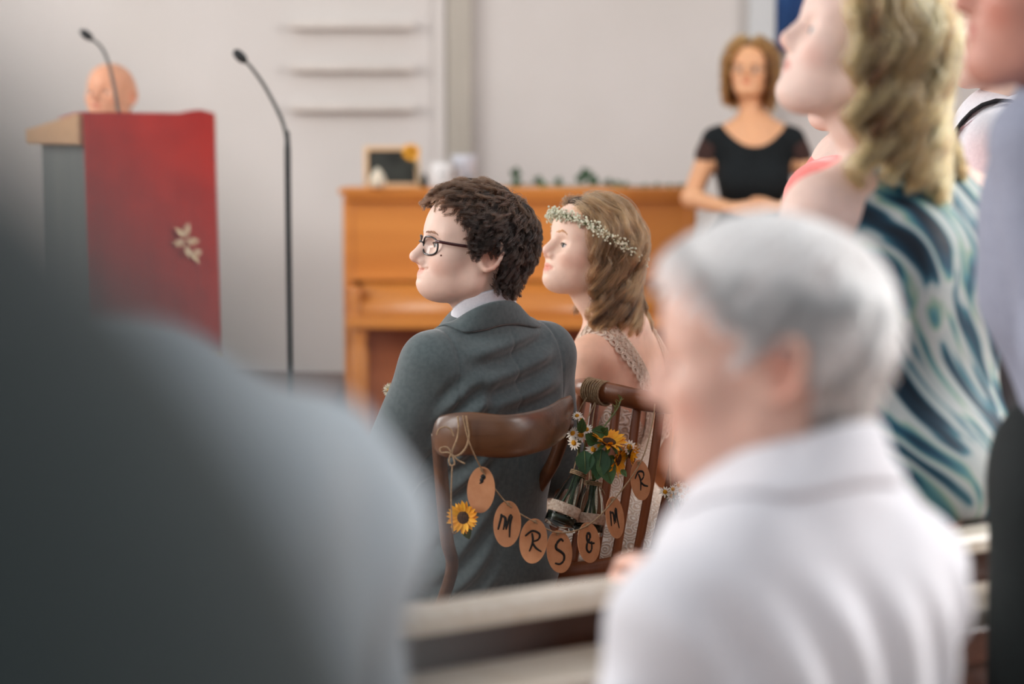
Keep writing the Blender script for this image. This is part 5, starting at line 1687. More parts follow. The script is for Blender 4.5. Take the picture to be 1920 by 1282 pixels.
def white_haired_man():
    rng = np.random.default_rng(77)
    TH = 128
    Nw = at(1503, 866, 2.17)
    root = rootat('person', Nw, (-0.03, 0), TH)
    N = (-0.03, 0, Nw.z)
    hf = head_field(full=0.003, nose=1.05, jaw=0.003, ears=1.35, fine=True, mouth=0.002)
    f = Field()
    chest(f, N)
    M = place_head(f, root, hf, 1446, 690, 2.20, 172, -3, 0, 0.97, N, (0.056, 0.062))
    hl = inv(root, at(1236, 1080, 2.83)); hl = Vector((hl.x, hl.y, 0.895))
    elL = Vector((N[0] + 0.24, -0.23, 0.84)); dirL = (hl - elL).normalized()
    wl = hl - dirL * 0.07
    f.cap(elL, wl, 0.036, 0.027, 0.02); hand_ops(f, wl, dirL, (0.2, 0, -1), (0, 1, 0), 0.75)
    wr = Vector((0.25, 0.08, 0.63)); f.cap((0.12, 0.17, 0.66), wr, 0.036, 0.028, 0.02); hand_ops(f, wr, (0.8, -0.5, -0.1), (0, 0, -1), (0.5, -0.8, 0), 0.5)
    skin_mesh(root, 'body', f, 0.0045, M, skin_mat('skin_pink', (236, 190, 172)), blush=0.6)
    eyes(root, M, (96, 110, 120), lashes=False)
    j = Field()
    torso(j, N, 0.130, 0.057, (0.125, 0.146, 0.20), (0.130, 0.155, 0.17), (0.15, 0.18, 0.13), 0.03, 0.575, slope=0.116, nz=0.040, nr=0.068)
    arms(j, N, (N[0] + 0.01, -0.150, N[2] - 0.118), elL, wl - dirL * 0.06, (0.062, 0.055, 0.038))
    arms(j, N, (N[0] + 0.01, 0.134, N[2] - 0.140), (N[0] + 0.04, 0.180, 0.78), (0.19, 0.11, 0.645), (0.060, 0.053, 0.04))
    w1 = wob(3, 34, 5, (0.6, 1.0, 0.5)); w2 = wob(33, 70, 5)
    def folds(P):
        back = 1 - sstep(P[:, 0], -0.02, 0.06)
        diag = np.sin((P[:, 1] * 1.0 - (P[:, 2] - 0.9) * 0.55) * 95 + 1.5 * np.sin(P[:, 2] * 14)) * 0.0065 * back * (1 - sstep(P[:, 2], N[2] - 0.17, N[2] - 0.06))
        return diag + w1(P) * 0.004 + w2(P) * 0.0012
    j.disp = folds
    shirt = mat('old_shirt_white', (236, 235, 240), 0.8, (229, 228, 234), scale=150, bump=0.05, bscale=500)
    cloth_mesh(root, 'shirt', j, 0.0055, shirt)
    neck_band(root, M, N, 0.076, 0.0655, -0.016, 0.042, 'shirt_collar', shirt, 15, 345, 0.006, 0.036, j)
    legs_sit(root, mat('trousers_charcoal', (60, 60, 64), 0.8), 0.0, 0.545)
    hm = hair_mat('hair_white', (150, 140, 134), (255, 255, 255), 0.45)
    und = mat('hair_under_white', (236, 233, 231), 0.85, (228, 224, 222), scale=40, bump=0.4, bscale=90)
    und2 = und
    def off(P): return 0.005 + 0.009 * sstep(P[:, 2], 0.05, 0.12)
    def mk(P):
        d1 = P[:, 0] - (man_front(P[:, 2]) - 0.002)
        d2 = (-0.045 + 0.16 * np.clip(P[:, 0] + 0.05, 0, 1)) - P[:, 2]
        ear = 0.030 - np.sqrt(((P[:, 0] + 0.012) / 1.0) ** 2 + ((P[:, 2] + 0.006) / 1.35) ** 2)
        return np.maximum(np.maximum(d1, d2), np.where(P[:, 0] > -0.04, ear, -0.02))
    scalp(root, M, None, mk, off, und2, 0.005)
    def mask(R):
        ear = (((R[:, 0] + 0.012) / 0.028) ** 2 + ((R[:, 2] + 0.006) / 0.036) ** 2) > 1
        return man_mask(R, -0.055) & ear
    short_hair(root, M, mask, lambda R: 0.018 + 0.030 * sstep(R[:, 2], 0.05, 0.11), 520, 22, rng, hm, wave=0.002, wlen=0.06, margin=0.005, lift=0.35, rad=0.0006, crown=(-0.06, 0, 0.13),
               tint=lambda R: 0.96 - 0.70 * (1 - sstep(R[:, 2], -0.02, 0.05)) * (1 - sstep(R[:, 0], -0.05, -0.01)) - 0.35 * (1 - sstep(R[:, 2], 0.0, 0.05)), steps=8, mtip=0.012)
    tag(root, 'white-haired man in white shirt seated in the foreground, seen from behind', 'person')

def blonde_woman():
    rng = np.random.default_rng(8)
    TH = 128
    Nw = at(1690, 290, 3.38)
    root = rootat('person', Nw, (-0.03, 0), TH)
    N = (-0.03, 0, Nw.z)
    hf = head_field(fem=1.0, chin=0.004, ears=0, nose=1.0, noseup=0.004)
    f = Field()
    TK = dict(sw=0.145, sr=0.042, chest=(0.080, 0.112, 0.18), waist=(0.075, 0.105, 0.15), hip=(0.10, 0.14, 0.12), lean=0.0, hipz=0.92, slope=0.055, k=0.045, bl=0.85)
    torso(f, N, **TK)
    W = {}
    for s in (-1, 1):
        sh = (N[0] + 0.01, s * 0.158, N[2] - 0.085); el = (N[0] + 0.05, s * 0.195, 1.06); wr = (N[0] + 0.18, s * 0.12, 0.90)
        f.cap(sh, el, 0.048, 0.040, 0.03); f.cap(el, wr, 0.040, 0.026, 0.02); hand_ops(f, wr, (0.7, -0.6 * s, -0.25), (0, -s, -0.4), (0.5, 0, 1), 0.6, 0.95)
    M = place_head(f, root, hf, 1618, 100, 3.34, 184, 18, 0, 0.97, N, (0.048, 0.054))
    skin_mesh(root, 'body', f, 0.005, M, skin_mat('skin_pale', (240, 208, 194)), blush=0.5)
    eyes(root, M, (80, 100, 120), lashes=False)
    b = Field()
    torso(b, N, 0.102, 0.046, (0.112, 0.142, 0.20), (0.112, 0.142, 0.18), (0.125, 0.165, 0.16), 0.0, 0.94, 0.05, 0.052, bl=1.12)
    b.ell((N[0] - 0.01, 0, 0.93), (0.128, 0.165, 0.10), 0.06)
    w1 = wob(3, 22, 5, (1, 1, 0.25)); w2 = wob(5, 45, 5, (1, 1, 0.3))
    b.disp = lambda P: w1(P) * 0.007 * sstep(N[2] - P[:, 2], 0.05, 0.3) + w2(P) * 0.002
    b.cut(lambda P: np.maximum(0.875 - P[:, 2], P[:, 2] - (N[2] - 0.012) - 0.0 * P[:, 0]), (N[0], 0, 1.1), 0.6, 0.008)
    blouse = print_mat()
    cloth_mesh(root, 'blouse', b, 0.0065, blouse)
    legs_stand(root, mat('trousers_navy', (26, 30, 40), 0.8, (22, 26, 34), scale=60), 0.0, 0.90)
    hm = hair_mat('hair_blonde', (66, 34, 12), (226, 172, 106), 0.28)
    und = mat('hair_under_blonde', (150, 112, 72), 0.8, (180, 142, 98), scale=30, stretch=(3, 3, 0.6), bump=0.3, bscale=60)
    def front(z): return np.interp(z, [-0.08, -0.02, 0.02, 0.05, 0.075, 0.10, 0.14], [0.012, 0.024, 0.038, 0.052, 0.068, 0.082, 0.10])
    bm_ = wob(31, 60, 6, (1, 1, 0.3))
    scalp(root, M, None, lambda P: np.maximum(P[:, 0] - front(P[:, 2]) + 0.004, -0.075 - P[:, 2]), lambda P: 0.008 + 0.002 * bm_(P), und, 0.006)
    hb = skull_field(((-0.035, 0, -0.02), (-0.045, 0, -0.16), 0.055, 0.055))
    long_hair(root, M, lambda R: (R[:, 0] < front(R[:, 2])) & (R[:, 2] > -0.055), -0.135, 190, 58, rng, hm, wave=0.015, wlen=0.075, margin=0.008, mtip=0.030, hfield=hb,
              tint=lambda R: 0.55 + 0.15 * sstep(R[:, 2], 0.05, 0.12), rad=0.0007, steps=24, spread=0.0075, back=0.6, tip=0.5, sidepush=0.8, hugz=0.02, far=0.3, coh=0.6, gstd=0.32)
    tag(root, 'standing woman with wavy blonde hair and blue-green patterned blouse', 'person')

def print_mat():
    """palm-leaf print: slanting feathery strokes of navy, teal, pale green and grey-white"""
    m = bpy.data.materials.new('palm_print'); m.use_nodes = True
    nt = m.node_tree; bs = nt.nodes['Principled BSDF']; bs.inputs['Roughness'].default_value = 0.6; bs.inputs['Specular IOR Level'].default_value = 0.3
    L = nt.links.new
    tc = nt.nodes.new('ShaderNodeTexCoord')
    big = nt.nodes.new('ShaderNodeTexNoise'); big.inputs['Scale'].default_value = 5.0; big.inputs['Detail'].default_value = 0.5
    L(tc.outputs['Object'], big.inputs['Vector'])
    mp = nt.nodes.new('ShaderNodeMapping'); mp.vector_type = 'TEXTURE'; mp.inputs['Rotation'].default_value = (-0.60, 0.0, 0.0); mp.inputs['Scale'].default_value = (1 / 10, 1 / 30, 1 / 5.0)
    L(tc.outputs['Object'], mp.inputs[0])
    add = nt.nodes.new('ShaderNodeVectorMath'); add.operation = 'MULTIPLY_ADD'
    add.inputs[1].default_value = (1.6, 3.2, 1.6)
    L(big.outputs['Color'], add.inputs[0]); L(mp.outputs[0], add.inputs[2])
    n1 = nt.nodes.new('ShaderNodeTexNoise'); n1.inputs['Scale'].default_value = 1.0; n1.inputs['Detail'].default_value = 1.5
    L(add.outputs[0], n1.inputs['Vector'])
    cr = nt.nodes.new('ShaderNodeValToRGB'); el = cr.color_ramp.elements
    stops = [(0.30, (14, 28, 40)), (0.40, (20, 56, 76)), (0.445, (64, 116, 130)), (0.468, (168, 178, 178)), (0.545, (188, 192, 190)), (0.57, (140, 166, 146)), (0.60, (84, 138, 146)), (0.645, (24, 74, 98)), (0.71, (14, 28, 42))]
    el[0].position = stops[0][0]; el[0].color = lin(stops[0][1]); el[1].position = stops[-1][0]; el[1].color = lin(stops[-1][1])
    for p, c in stops[1:-1]:
        e = el.new(p); e.color = lin(c)
    L(n1.outputs['Fac'], cr.inputs[0]); L(cr.outputs[0], bs.inputs['Base Color'])
    return m

def blue_shirt_man():
    TH = 152
    Nw = at(2034, 150, 2.96)
    root = rootat('person', Nw, (-0.03, 0), TH)
    N = (-0.03, 0, Nw.z)
    rng = np.random.default_rng(9)
    hf = head_field(full=0.004, jaw=0.003, nose=1.1)
    f = Field()
    chest(f, N)
    M = place_head(f, root, hf, 1986, -8, 2.90, 181, 5, 0, 1.02, N, (0.056, 0.062))
    for s in (-1, 1):
        wr = Vector((N[0] - 0.19, s * 0.07, 0.99)); f.cap((N[0] - 0.08, s * 0.20, 1.12), wr, 0.04, 0.028, 0.02); hand_ops(f, wr, (-0.1, -0.9 * s, -0.3 + 0.1 * s), (1, 0, 0), (0, 0, 1), 0.4)
    skin_mesh(root, 'body', f, 0.005, M, skin_mat('skin_ruddy', (206, 148, 130)), blush=0.7, lip=(0.8, 0.55, 0.55))
    eyes(root, M, (90, 100, 100), lashes=False)
    j = Field()
    torso(j, N, 0.150, 0.062, (0.120, 0.150, 0.20), (0.112, 0.132, 0.18), (0.115, 0.145, 0.12), -0.05, 1.06, slope=0.060, nz=0.036, nr=0.076)
    for s in (-1, 1): arms(j, N, (N[0] + 0.01, s * 0.165, N[2] - 0.088), (N[0] - 0.05, s * 0.215, 1.15), (N[0] - 0.16, s * 0.10, 1.01), (0.060, 0.052, 0.042))
    w1 = wob(3, 24, 5, (0.6, 0.6, 0.8)); w2 = wob(6, 55, 5)
    j.disp = lambda P: w1(P) * 0.005 + w2(P) * 0.0014
    j.cut(lambda P: np.where(np.abs(P[:, 1]) < 0.165, 1.02 - P[:, 2], -0.05), (N[0], 0, 1.0), 0.5, 0.0)
    sh = mat('shirt_blue_grey', (150, 154, 172), 0.75, (140, 144, 162), scale=120, bump=0.05, bscale=500)
    cloth_mesh(root, 'shirt', j, 0.007, sh)
    neck_band(root, M, N, 0.088, 0.0690, -0.012, 0.046, 'shirt_collar', sh, 15, 345, 0.006, 0.030, j)
    legs_stand(root, mat('trousers_black_green', (16, 24, 24), 0.85, (13, 19, 20), scale=80), -0.035, 1.0, 0.088, 0.08, hip=(0.110, 0.145, 0.10))
    hm = hair_mat('hair_grey_brown', (60, 50, 42), (130, 116, 100), 0.5)
    short_hair(root, M, lambda R: man_mask(R), lambda R: 0.02 + 0.02 * sstep(R[:, 2], 0.05, 0.11), 300, 14, rng, hm, rad=0.0008, steps=6)
    scalp(root, M, None, lambda P: np.maximum(P[:, 0] - man_front(P[:, 2]), -0.05 - P[:, 2]), lambda P: 0.004 + 0.0 * P[:, 0], mat('hair_under_grey', (84, 72, 62), 0.85), 0.007)
    tag(root, 'man in blue-grey shirt and black trousers standing at the right edge', 'person')

def braces_man():
    TH = 168
    Nw = at(1884, 196, 4.75)
    root = rootat('person', Nw, (-0.02, 0), TH)
    N = (-0.02, 0, Nw.z)
    hf = head_field(fine=False)
    f = Field()
    chest(f, N)
    M = place_head(f, root, hf, 1888, 60, 4.72, 178, 3, 0, 1.0, N, (0.054, 0.060))
    for s in (-1, 1):
        wr = Vector((N[0] + 0.18, s * 0.10, 1.0)); f.cap((N[0] + 0.05, s * 0.22, 1.1), wr, 0.04, 0.028, 0.02); hand_ops(f, wr, (0.6, -0.75 * s, -0.2), (-0.5, 0, -0.6), (0.3, 0, 1), 0.6)
    skin_mesh(root, 'body', f, 0.007, M, skin_mat('skin_fair', (238, 204, 186)))
    eyes(root, M, lashes=False)
    j = Field()
    torso(j, N, 0.150, 0.058, (0.125, 0.150, 0.20), (0.130, 0.150, 0.18), (0.135, 0.17, 0.12), 0.0, 1.02, slope=0.060, nz=0.036, nr=0.076)
    for s in (-1, 1): arms(j, N, (N[0] + 0.01, s * 0.16, N[2] - 0.088), (N[0] + 0.0, s * 0.225, 1.11), (N[0] + 0.15, s * 0.13, 1.015), (0.060, 0.054, 0.042))
    cloth_mesh(root, 'shirt', j, 0.010, MATS['old_shirt_white'])
    for s in (-1, 1):
        Pp = np.array([tuple(p) for p in smooth_path([(N[0] + 0.2, s * 0.075, N[2] - 0.42), (N[0] + 0.2, s * 0.075, N[2] - 0.2), (N[0] + 0.08, s * 0.085, N[2] - 0.03), (N[0] - 0.05, s * 0.085, N[2] - 0.02), (N[0] - 0.15, s * 0.07, N[2] - 0.16), (N[0] - 0.18, s * 0.05, N[2] - 0.42)], 6)], dtype=F32)
        Cc = j.snap(Pp, 0.003)
        MB().tube([tuple(p) for p in Cc], 0.020, 8, flat=0.2, up=(0, 1, 0)).build('brace_strap', mat('brace_black', (20, 22, 26), 0.7), root)
    neck_band(root, M, N, 0.088, 0.0690, -0.012, 0.046, 'shirt_collar', MATS['old_shirt_white'], 15, 345, 0.006, 0.030, j)
    legs_stand(root, mat('trousers_charcoal', (60, 60, 64), 0.8), 0.0, 0.98)
    rng = np.random.default_rng(4)
    short_hair(root, M, lambda R: man_mask(R), lambda R: 0.02 + 0.02 * sstep(R[:, 2], 0.05, 0.11), 260, 12, rng, MATS['hair_dark_brown'], rad=0.001, steps=6)
    scalp(root, M, None, lambda P: np.maximum(P[:, 0] - man_front(P[:, 2]), -0.05 - P[:, 2]), lambda P: 0.004 + 0.0 * P[:, 0], MATS['hair_under_brown'], 0.008)
    tag(root, 'man in white shirt with black braces standing behind the blonde woman', 'person')

def coral_woman():
    TH = 150
    Nw = at(1600, 285, 4.40)
    root = rootat('person', Nw, (-0.02, 0), TH)
    N = (-0.02, 0, Nw.z)
    hf = head_field(fem=1, fine=False, ears=0)
    f = Field()
    torso(f, N, 0.13, 0.04, (0.09, 0.12, 0.18), (0.085, 0.115, 0.15), (0.11, 0.155, 0.12), 0.0, 0.93)
    M = place_head(f, root, hf, 1618, 140, 4.42, 175, 3, 0, 0.93, N, (0.048, 0.052))
    for s in (-1, 1):
        wr = Vector((N[0] + 0.18, s * 0.08, 0.98)); f.cap((N[0] + 0.04, s * 0.19, 1.06), wr, 0.034, 0.025, 0.02); hand_ops(f, wr, (0.6, -0.75 * s, -0.2), (-0.5, 0, -0.6), (0.3, 0, 1), 0.6, 0.9)
    skin_mesh(root, 'body', f, 0.007, M, skin_mat('skin_pale', (240, 208, 194)))
    eyes(root, M, lashes=False)
    j = Field()
    torso(j, N, 0.140, 0.050, (0.108, 0.140, 0.19), (0.105, 0.135, 0.17), (0.13, 0.17, 0.13), 0.0, 0.95, slope=0.058, nz=0.04, nr=0.055)
    for s in (-1, 1): arms(j, N, (N[0] + 0.01, s * 0.150, N[2] - 0.085), (N[0] + 0.0, s * 0.20, 1.07), (N[0] + 0.15, s * 0.11, 0.995), (0.054, 0.048, 0.036))
    w1 = wob(3, 30, 5); j.disp = lambda P: w1(P) * 0.003
    cloth_mesh(root, 'blouse', j, 0.009, mat('coral_cloth', (246, 140, 132), 0.75, (238, 122, 116), scale=30, sheen=0.3))
    s_ = Field(); s_.ell((0, 0, 0.90), (0.14, 0.17, 0.08), 0.0); s_.cap((0, 0, 0.9), (0, 0, 0.55), 0.15, 0.17, 0.05)
    cloth_mesh(root, 'skirt', s_, 0.014, mat('skirt_cream', (206, 196, 186), 0.8))
    lf = Field()
    for s in (-1, 1): lf.cap((0, s * 0.07, 0.5), (0, s * 0.07, 0.09), 0.055, 0.038, 0.0)
    cloth_mesh(root, 'stockings', lf, 0.014, mat('stocking_tan', (190, 150, 126), 0.7))
    for s in (-1, 1): shoe(root, (0, s * 0.07, 0.1), (1, 0.1 * s, 0), mat('shoe_black', (24, 22, 22), 0.4), s=0.9)
    rng = np.random.default_rng(5)
    short_hair(root, M, lambda R: man_mask(R), lambda R: 0.03 + 0.02 * sstep(R[:, 2], 0.05, 0.11), 260, 12, rng, MATS['hair_bride'], rad=0.001, steps=6)
    scalp(root, M, None, lambda P: np.maximum(P[:, 0] - man_front(P[:, 2]), -0.06 - P[:, 2]), lambda P: 0.006 + 0.0 * P[:, 0], MATS['hair_under_bride'], 0.008)
    tag(root, 'woman in coral blouse mostly hidden behind the blonde woman', 'person')

def black_dress_woman():
    rng = np.random.default_rng(21)
    TH = -93
    Nw = at(1413, 226, 9.6)
    root = rootat('person', Nw, (-0.02, 0), TH)
    N = (-0.02, 0, Nw.z)
    hf = head_field(fem=1, fine=True, ears=0, chin=0.004)
    f = Field()
    TK = dict(sw=0.150, sr=0.042, chest=(0.098, 0.135, 0.19), waist=(0.090, 0.118, 0.16), hip=(0.12, 0.165, 0.14), lean=0.0, hipz=0.95, slope=0.060, k=0.045)
    torso(f, N, **TK)
    for s in (-1, 1):
        sh = (N[0] + 0.01, s * 0.160, N[2] - 0.092); el = (N[0] + 0.0, s * 0.245, 1.155); wr = (N[0] + 0.17, s * 0.09, 1.115)
        f.cap(sh, el, 0.044, 0.037, 0.03); f.cap(el, wr, 0.037, 0.026, 0.02); hand_ops(f, wr, (0.35, -0.9 * s, -0.12 + 0.1 * s), (-1, 0, -0.2), (0.2, 0, 1), 0.45, 0.95)
    M = place_head(f, root, hf, 1407, 138, 9.58, -104, 8, -3, 0.95, N, (0.048, 0.054))
    skin_mesh(root, 'body', f, 0.005, M, skin_mat('skin_tan', (226, 170, 128)), blush=0.4)
    eyes(root, M, lashes=False)
    d = Field()
    torso(d, N, 0.150, 0.046, (0.106, 0.142, 0.20), (0.100, 0.128, 0.17), (0.135, 0.178, 0.15), 0.0, 0.95, 0.045, 0.058)
    for s in (-1, 1): d.cap((N[0] + 0.005, s * 0.155, N[2] - 0.088), (N[0] + 0.006, s * 0.175, N[2] - 0.125), 0.049, 0.047, 0.03)
    d.cap((0, 0, 0.9), (0, 0, 0.50), 0.16, 0.20, 0.06)
    bust = [(0.065, s * 0.065, N[2] - 0.24) for s in (-1, 1)]
    for p in bust: d.ell(p, (0.07, 0.075, 0.07), 0.05)
    d.cut(lambda P: P[:, 2] - (N[2] - 0.020) + 0.082 * np.clip(1 - (P[:, 1] / 0.125) ** 2, 0, 1) * (P[:, 0] > -0.02) - 0.4 * np.maximum(0, np.abs(P[:, 1]) - 0.11), (N[0], 0, 1.3), 0.4, 0.006)
    cloth_mesh(root, 'dress', d, 0.007, mat('black_dress', (20, 24, 26), 0.85, (25, 29, 31), scale=60, spec=0.2))
    lf = Field()
    for s in (-1, 1): lf.cap((0, s * 0.08, 0.5), (0, s * 0.08, 0.09), 0.058, 0.038, 0.0)
    cloth_mesh(root, 'stockings', lf, 0.014, mat('stocking_black', (30, 30, 32), 0.7))
    for s in (-1, 1): shoe(root, (0, s * 0.08, 0.1), (1, 0.1 * s, 0), mat('shoe_black', (24, 22, 22), 0.4), s=0.9)
    # lace cap sleeves
    for s in (-1, 1):
        g = Field(); g.cap((N[0] + 0.008, s * 0.168, N[2] - 0.105), (N[0] + 0.006, s * 0.184, N[2] - 0.138), 0.050, 0.048, 0.0)
        cloth_mesh(root, 'lace_sleeve', g, 0.006, lace_mat('black_lace_%d' % s, (34, 30, 32), (84, 60, 54), 110))
    hm = hair_mat('hair_auburn', (44, 22, 10), (160, 98, 44), 0.3)
    def front(z): return np.interp(z, [-0.08, -0.02, 0.02, 0.05, 0.075, 0.10, 0.14], [0.012, 0.026, 0.042, 0.058, 0.072, 0.084, 0.10])
    scalp(root, M, None, lambda P: np.maximum(P[:, 0] - front(P[:, 2]) + 0.004, -0.07 - P[:, 2]), lambda P: 0.010 + 0.0 * P[:, 0], mat('hair_under_auburn', (70, 44, 26), 0.8, (92, 60, 36), scale=40), 0.007)
    hb = skull_field(((-0.03, 0, -0.02), (-0.04, 0, -0.12), 0.06, 0.058))
    long_hair(root, M, lambda R: (R[:, 0] < front(R[:, 2])) & (R[:, 2] > -0.055), -0.095, 200, 22, rng, hm, wave=0.012, wlen=0.06, margin=0.016, mtip=0.030, hfield=hb,
              tint=lambda R: 0.45 + 0.35 * sstep(R[:, 2], 0.04, 0.12), rad=0.0014, steps=18, spread=0.010, back=0.4, tip=0.6, sidepush=0.9, hugz=0.0)
    tag(root, 'woman in black dress with auburn bob standing beside the piano', 'person')
    g = empty('eyeglasses', root.location, root.rotation_euler[2])
    GM = mat('glasses_black', (24, 18, 20), 0.25, coat=0.4)
    for s in (-1, 1):
        pts = [M @ Vector((0.105 - 4 * (0.0335 + 0.02 * math.cos(a)) ** 2, s * 0.0335 + 0.024 * math.cos(a), 0.002 + 0.017 * math.sin(a))) for a in np.linspace(0, 6.283, 20, endpoint=False)]
        MB().tube(pts, 0.0014, 6, closed=True).build('rim', GM, g)
        cen = sum(pts, Vector()) / len(pts)
        MB().add([cen] + pts, [(0, 1 + k, 1 + (k + 1) % 20) for k in range(20)]).build('lens', GLASSES, g)
        MB().tube([M @ Vector(p) for p in [(0.088, s * 0.058, 0.010), (0.05, s * 0.074, 0.010), (-0.01, s * 0.078, 0.008)]], 0.0018, 6).build('temple', GM, g)
    MB().tube([M @ Vector(p) for p in [(0.101, 0.010, 0.004), (0.106, 0, 0.006), (0.101, -0.010, 0.004)]], 0.0014, 6).build('bridge', GM, g)
    tag(g, 'thin glasses on the woman in the black dress', 'eyeglasses')

def bald_man():
    TH = -80
    Nw = at(230, 262, 8.85)
    root = rootat('person', Nw, (-0.04, 0), TH)
    N = (-0.04, 0, Nw.z)
    hf = head_field(full=0.002, jaw=0.003, ears=1.2, fine=True)
    f = Field()
    chest(f, N)
    M = place_head(f, root, hf, 208, 186, 8.70, -114, 12, 2, 0.97, N, (0.056, 0.062))
    fl = 0.3; hz = N[2] - 0.50
    for s in (-1, 1):
        wr = Vector((0.27, s * 0.09, hz + 0.10)); f.cap((0.12, s * 0.14, hz + 0.12), wr, 0.036, 0.028, 0.02); hand_ops(f, wr, (0.8, -0.5 * s, -0.1), (0, 0, -1), (0.5, -0.8 * s, 0), 0.5)
    skin_mesh(root, 'body', f, 0.005, M, skin_mat('skin_bald', (222, 160, 126)), blush=0.3)
    eyes(root, M, (60, 50, 44), lashes=False)
    j = Field()
    torso(j, N, 0.125, 0.055, (0.115, 0.135, 0.20), (0.120, 0.140, 0.17), (0.14, 0.16, 0.13), 0.03, hz + 0.02, slope=0.070, nz=0.035, nr=0.066)
    for s in (-1, 1): arms(j, N, (N[0] + 0.01, s * 0.130, N[2] - 0.088), (N[0] + 0.05, s * 0.165, hz + 0.2), (0.20, s * 0.10, hz + 0.11), (0.055, 0.05, 0.04))
    cloth_mesh(root, 'jacket', j, 0.012, mat('jacket_black', (28, 28, 30), 0.8))
    legs_sit(root, mat('jacket_black', (28, 28, 30), 0.8), 0.0, hz, floor=fl)
    tag(root, 'bald man seated behind the pulpit, only his head showing', 'person')
    # the stool he sits on
    t = empty('stool', (root.location[0], root.location[1], fl))
    top = hz - 0.10 - fl
    MB().lathe([(0, top - 0.04), (0.17, top - 0.04), (0.18, top - 0.02), (0.17, top), (0, top)], 24).build('seat', PUL, t)
    for k in range(4):
        a = k * math.pi / 2 + 0.5
        MB().tube([(0.12 * math.cos(a), 0.12 * math.sin(a), top - 0.04), (0.16 * math.cos(a), 0.16 * math.sin(a), 0)], 0.016, 8).build('leg', PUL, t)
    tag(t, 'wooden stool under the bald man behind the pulpit', 'stool')

def near_suit_man():
    """very close standing guest: only a shoulder shows, far out of focus"""
    TH = 118
    sh = at(-195, 1400, 0.35)                             # middle of the right shoulder slope
    th = math.radians(TH)
    local = (0.0, -0.0975)
    root = rootat('person', sh, local, TH)
    N = (-0.01, 0, sh.z + 0.125)
    hf = head_field(fine=False)
    f = Field()
    chest(f, N)
    M = head_matrix((N[0] + 0.04, 0, N[2] + 0.15), 0, 0, 0, 0.98)
    f.group(hf, M, M @ Vector((0, 0, 0.01)), 0.165, 0.0, 0.98); f.cap((N[0] + 0.02, 0, N[2] + 0.11), (N[0], 0, N[2] - 0.03), 0.054, 0.06, 0.02)
    for s in (-1, 1):
        wr = Vector((N[0] + 0.10, s * 0.21, 0.76)); f.cap((N[0] + 0.02, s * 0.25, 0.95), wr, 0.04, 0.028, 0.02); hand_ops(f, wr, (0.3, -0.1 * s, -0.9), (0, -s, 0), (1, 0, 0), 0.4)
    skin_mesh(root, 'body', f, 0.008, M, skin_mat('skin_fair', (238, 204, 186)))
    eyes(root, M, lashes=False)
    j = Field()
    torso(j, N, 0.160, 0.066, (0.120, 0.130, 0.20), (0.128, 0.155, 0.18), (0.145, 0.180, 0.14), 0.0, 0.88, slope=0.205, nz=0.03, nr=0.058)
    for s in (-1, 1): arms(j, N, (N[0] + 0.01, s * 0.180, N[2] - 0.225), (N[0] + 0.0, s * 0.265, 0.95), (N[0] + 0.08, s * 0.22, 0.78), (0.074, 0.066, 0.046))
    w = wob(3, 40, 5); j.disp = lambda P: w(P) * 0.004
    cloth_mesh(root, 'jacket', j, 0.009, mat('suit_dark_teal', (30, 44, 45), 0.85, (21, 33, 34), scale=14, sheen=0.3))
    legs_stand(root, MATS['suit_dark_teal'], 0.0, 0.84, 0.085, 0.082)
    rng = np.random.default_rng(6)
    scalp(root, M, None, lambda P: np.maximum(P[:, 0] - man_front(P[:, 2]), -0.05 - P[:, 2]), lambda P: 0.006 + 0.0 * P[:, 0], MATS['hair_under_brown'], 0.008, name='hair')
    tag(root, 'man in dark teal suit very close at the left edge, blurred shoulder', 'person')

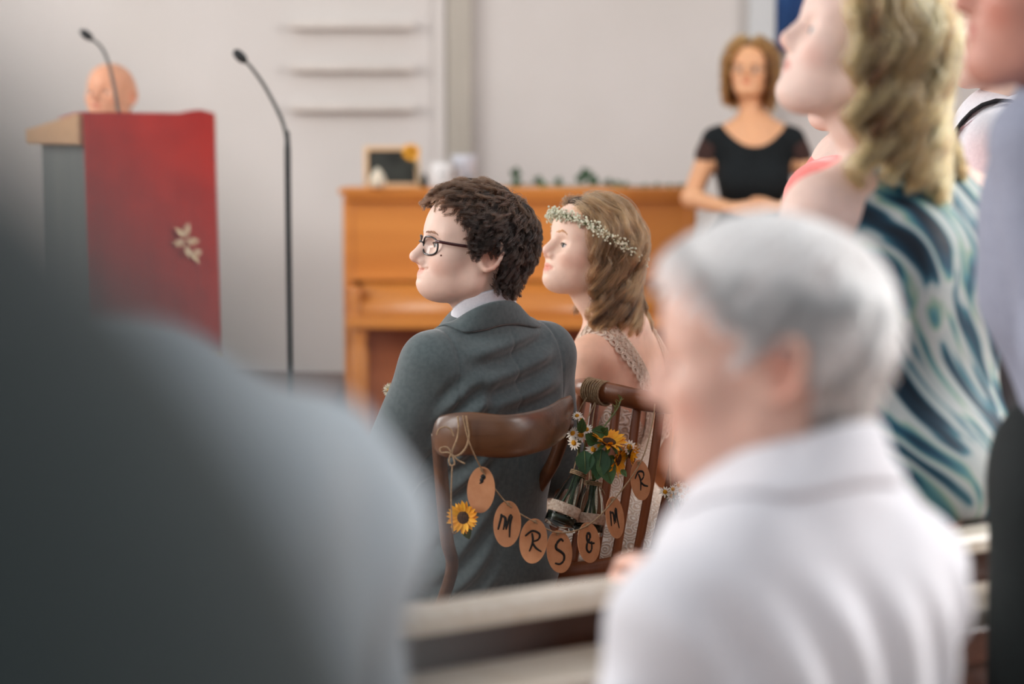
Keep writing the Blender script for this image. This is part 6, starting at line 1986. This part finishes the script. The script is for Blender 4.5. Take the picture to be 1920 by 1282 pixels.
def bowed_guest():
    """guest leaning forward in the pew, shoulder showing past the dark suit"""
    TH = 125
    c = at(545, 720, 1.32)
    root = rootat('person', c, (0.13, -0.14), TH)
    z = c.z
    hf = head_field(fine=False)
    f = Field()
    N = Vector((0.20, 0.04, z + 0.04))
    f.ell((0.0, 0, 0.58), (0.12, 0.15, 0.12), 0.0); f.cap((0.0, 0, 0.6), (0.12, 0, z - 0.16), 0.09, 0.09, 0.06)
    M = head_matrix((0.40, 0.02, z - 0.22), 0, -50, 0, 0.98)
    f.group(hf, M, M @ Vector((0, 0, 0.01)), 0.165, 0.0, 0.98); f.cap(M @ Vector((-0.02, 0, -0.04)), (0.18, 0, z - 0.12), 0.054, 0.058, 0.03)
    for s in (-1, 1):
        wr = Vector((0.48, s * 0.07, 0.62)); f.cap((0.30, s * 0.17, 0.65), wr, 0.038, 0.028, 0.02); hand_ops(f, wr, (0.7, -0.6 * s, -0.2), (0, 0, -1), (0.5, -0.8 * s, 0.2), 0.5)
    skin_mesh(root, 'body', f, 0.008, M, skin_mat('skin_fair', (238, 204, 186)))
    eyes(root, M, lashes=False)
    j = Field()
    j.ell((0.0, 0, 0.60), (0.145, 0.18, 0.14), 0.0)
    j.cap((0.0, 0, 0.62), (0.11, 0, z - 0.10), 0.15, 0.150, 0.06)
    for s in (-1, 1):
        j.cap((0.12, s * 0.05, z - 0.055), (0.13, s * 0.14, z - 0.075), 0.075, 0.068, 0.05)
        arms(j, None, (0.14, s * 0.155, z - 0.085), (0.22, s * 0.19, 0.76), (0.36, s * 0.12, 0.645), (0.066, 0.058, 0.044))
    j.disp = lambda P: 0.003 * np.sin(P[:, 2] * 60 + P[:, 1] * 30)
    cloth_mesh(root, 'jacket', j, 0.009, mat('jacket_blue_grey', (182, 194, 203), 0.8, (174, 186, 196), scale=14, sheen=0.4))
    legs_sit(root, mat('trousers_charcoal', (60, 60, 64), 0.8), 0.0, 0.545)
    scalp(root, M, None, lambda P: np.maximum(P[:, 0] - man_front(P[:, 2]), -0.05 - P[:, 2]), lambda P: 0.008 + 0.0 * P[:, 0], MATS['hair_under_brown'], 0.008, name='hair')
    plain_chair((root.location[0], root.location[1], 0), math.radians(TH - 90), 0.84, 'wooden chair under the bending guest in the blue-grey jacket')
    tag(root, 'guest in blue-grey jacket bending forward behind the blurred dark shoulder', 'person')

white_haired_man()
blonde_woman()
blue_shirt_man()
braces_man()
coral_woman()
black_dress_woman()
bald_man()
near_suit_man()
bowed_guest()
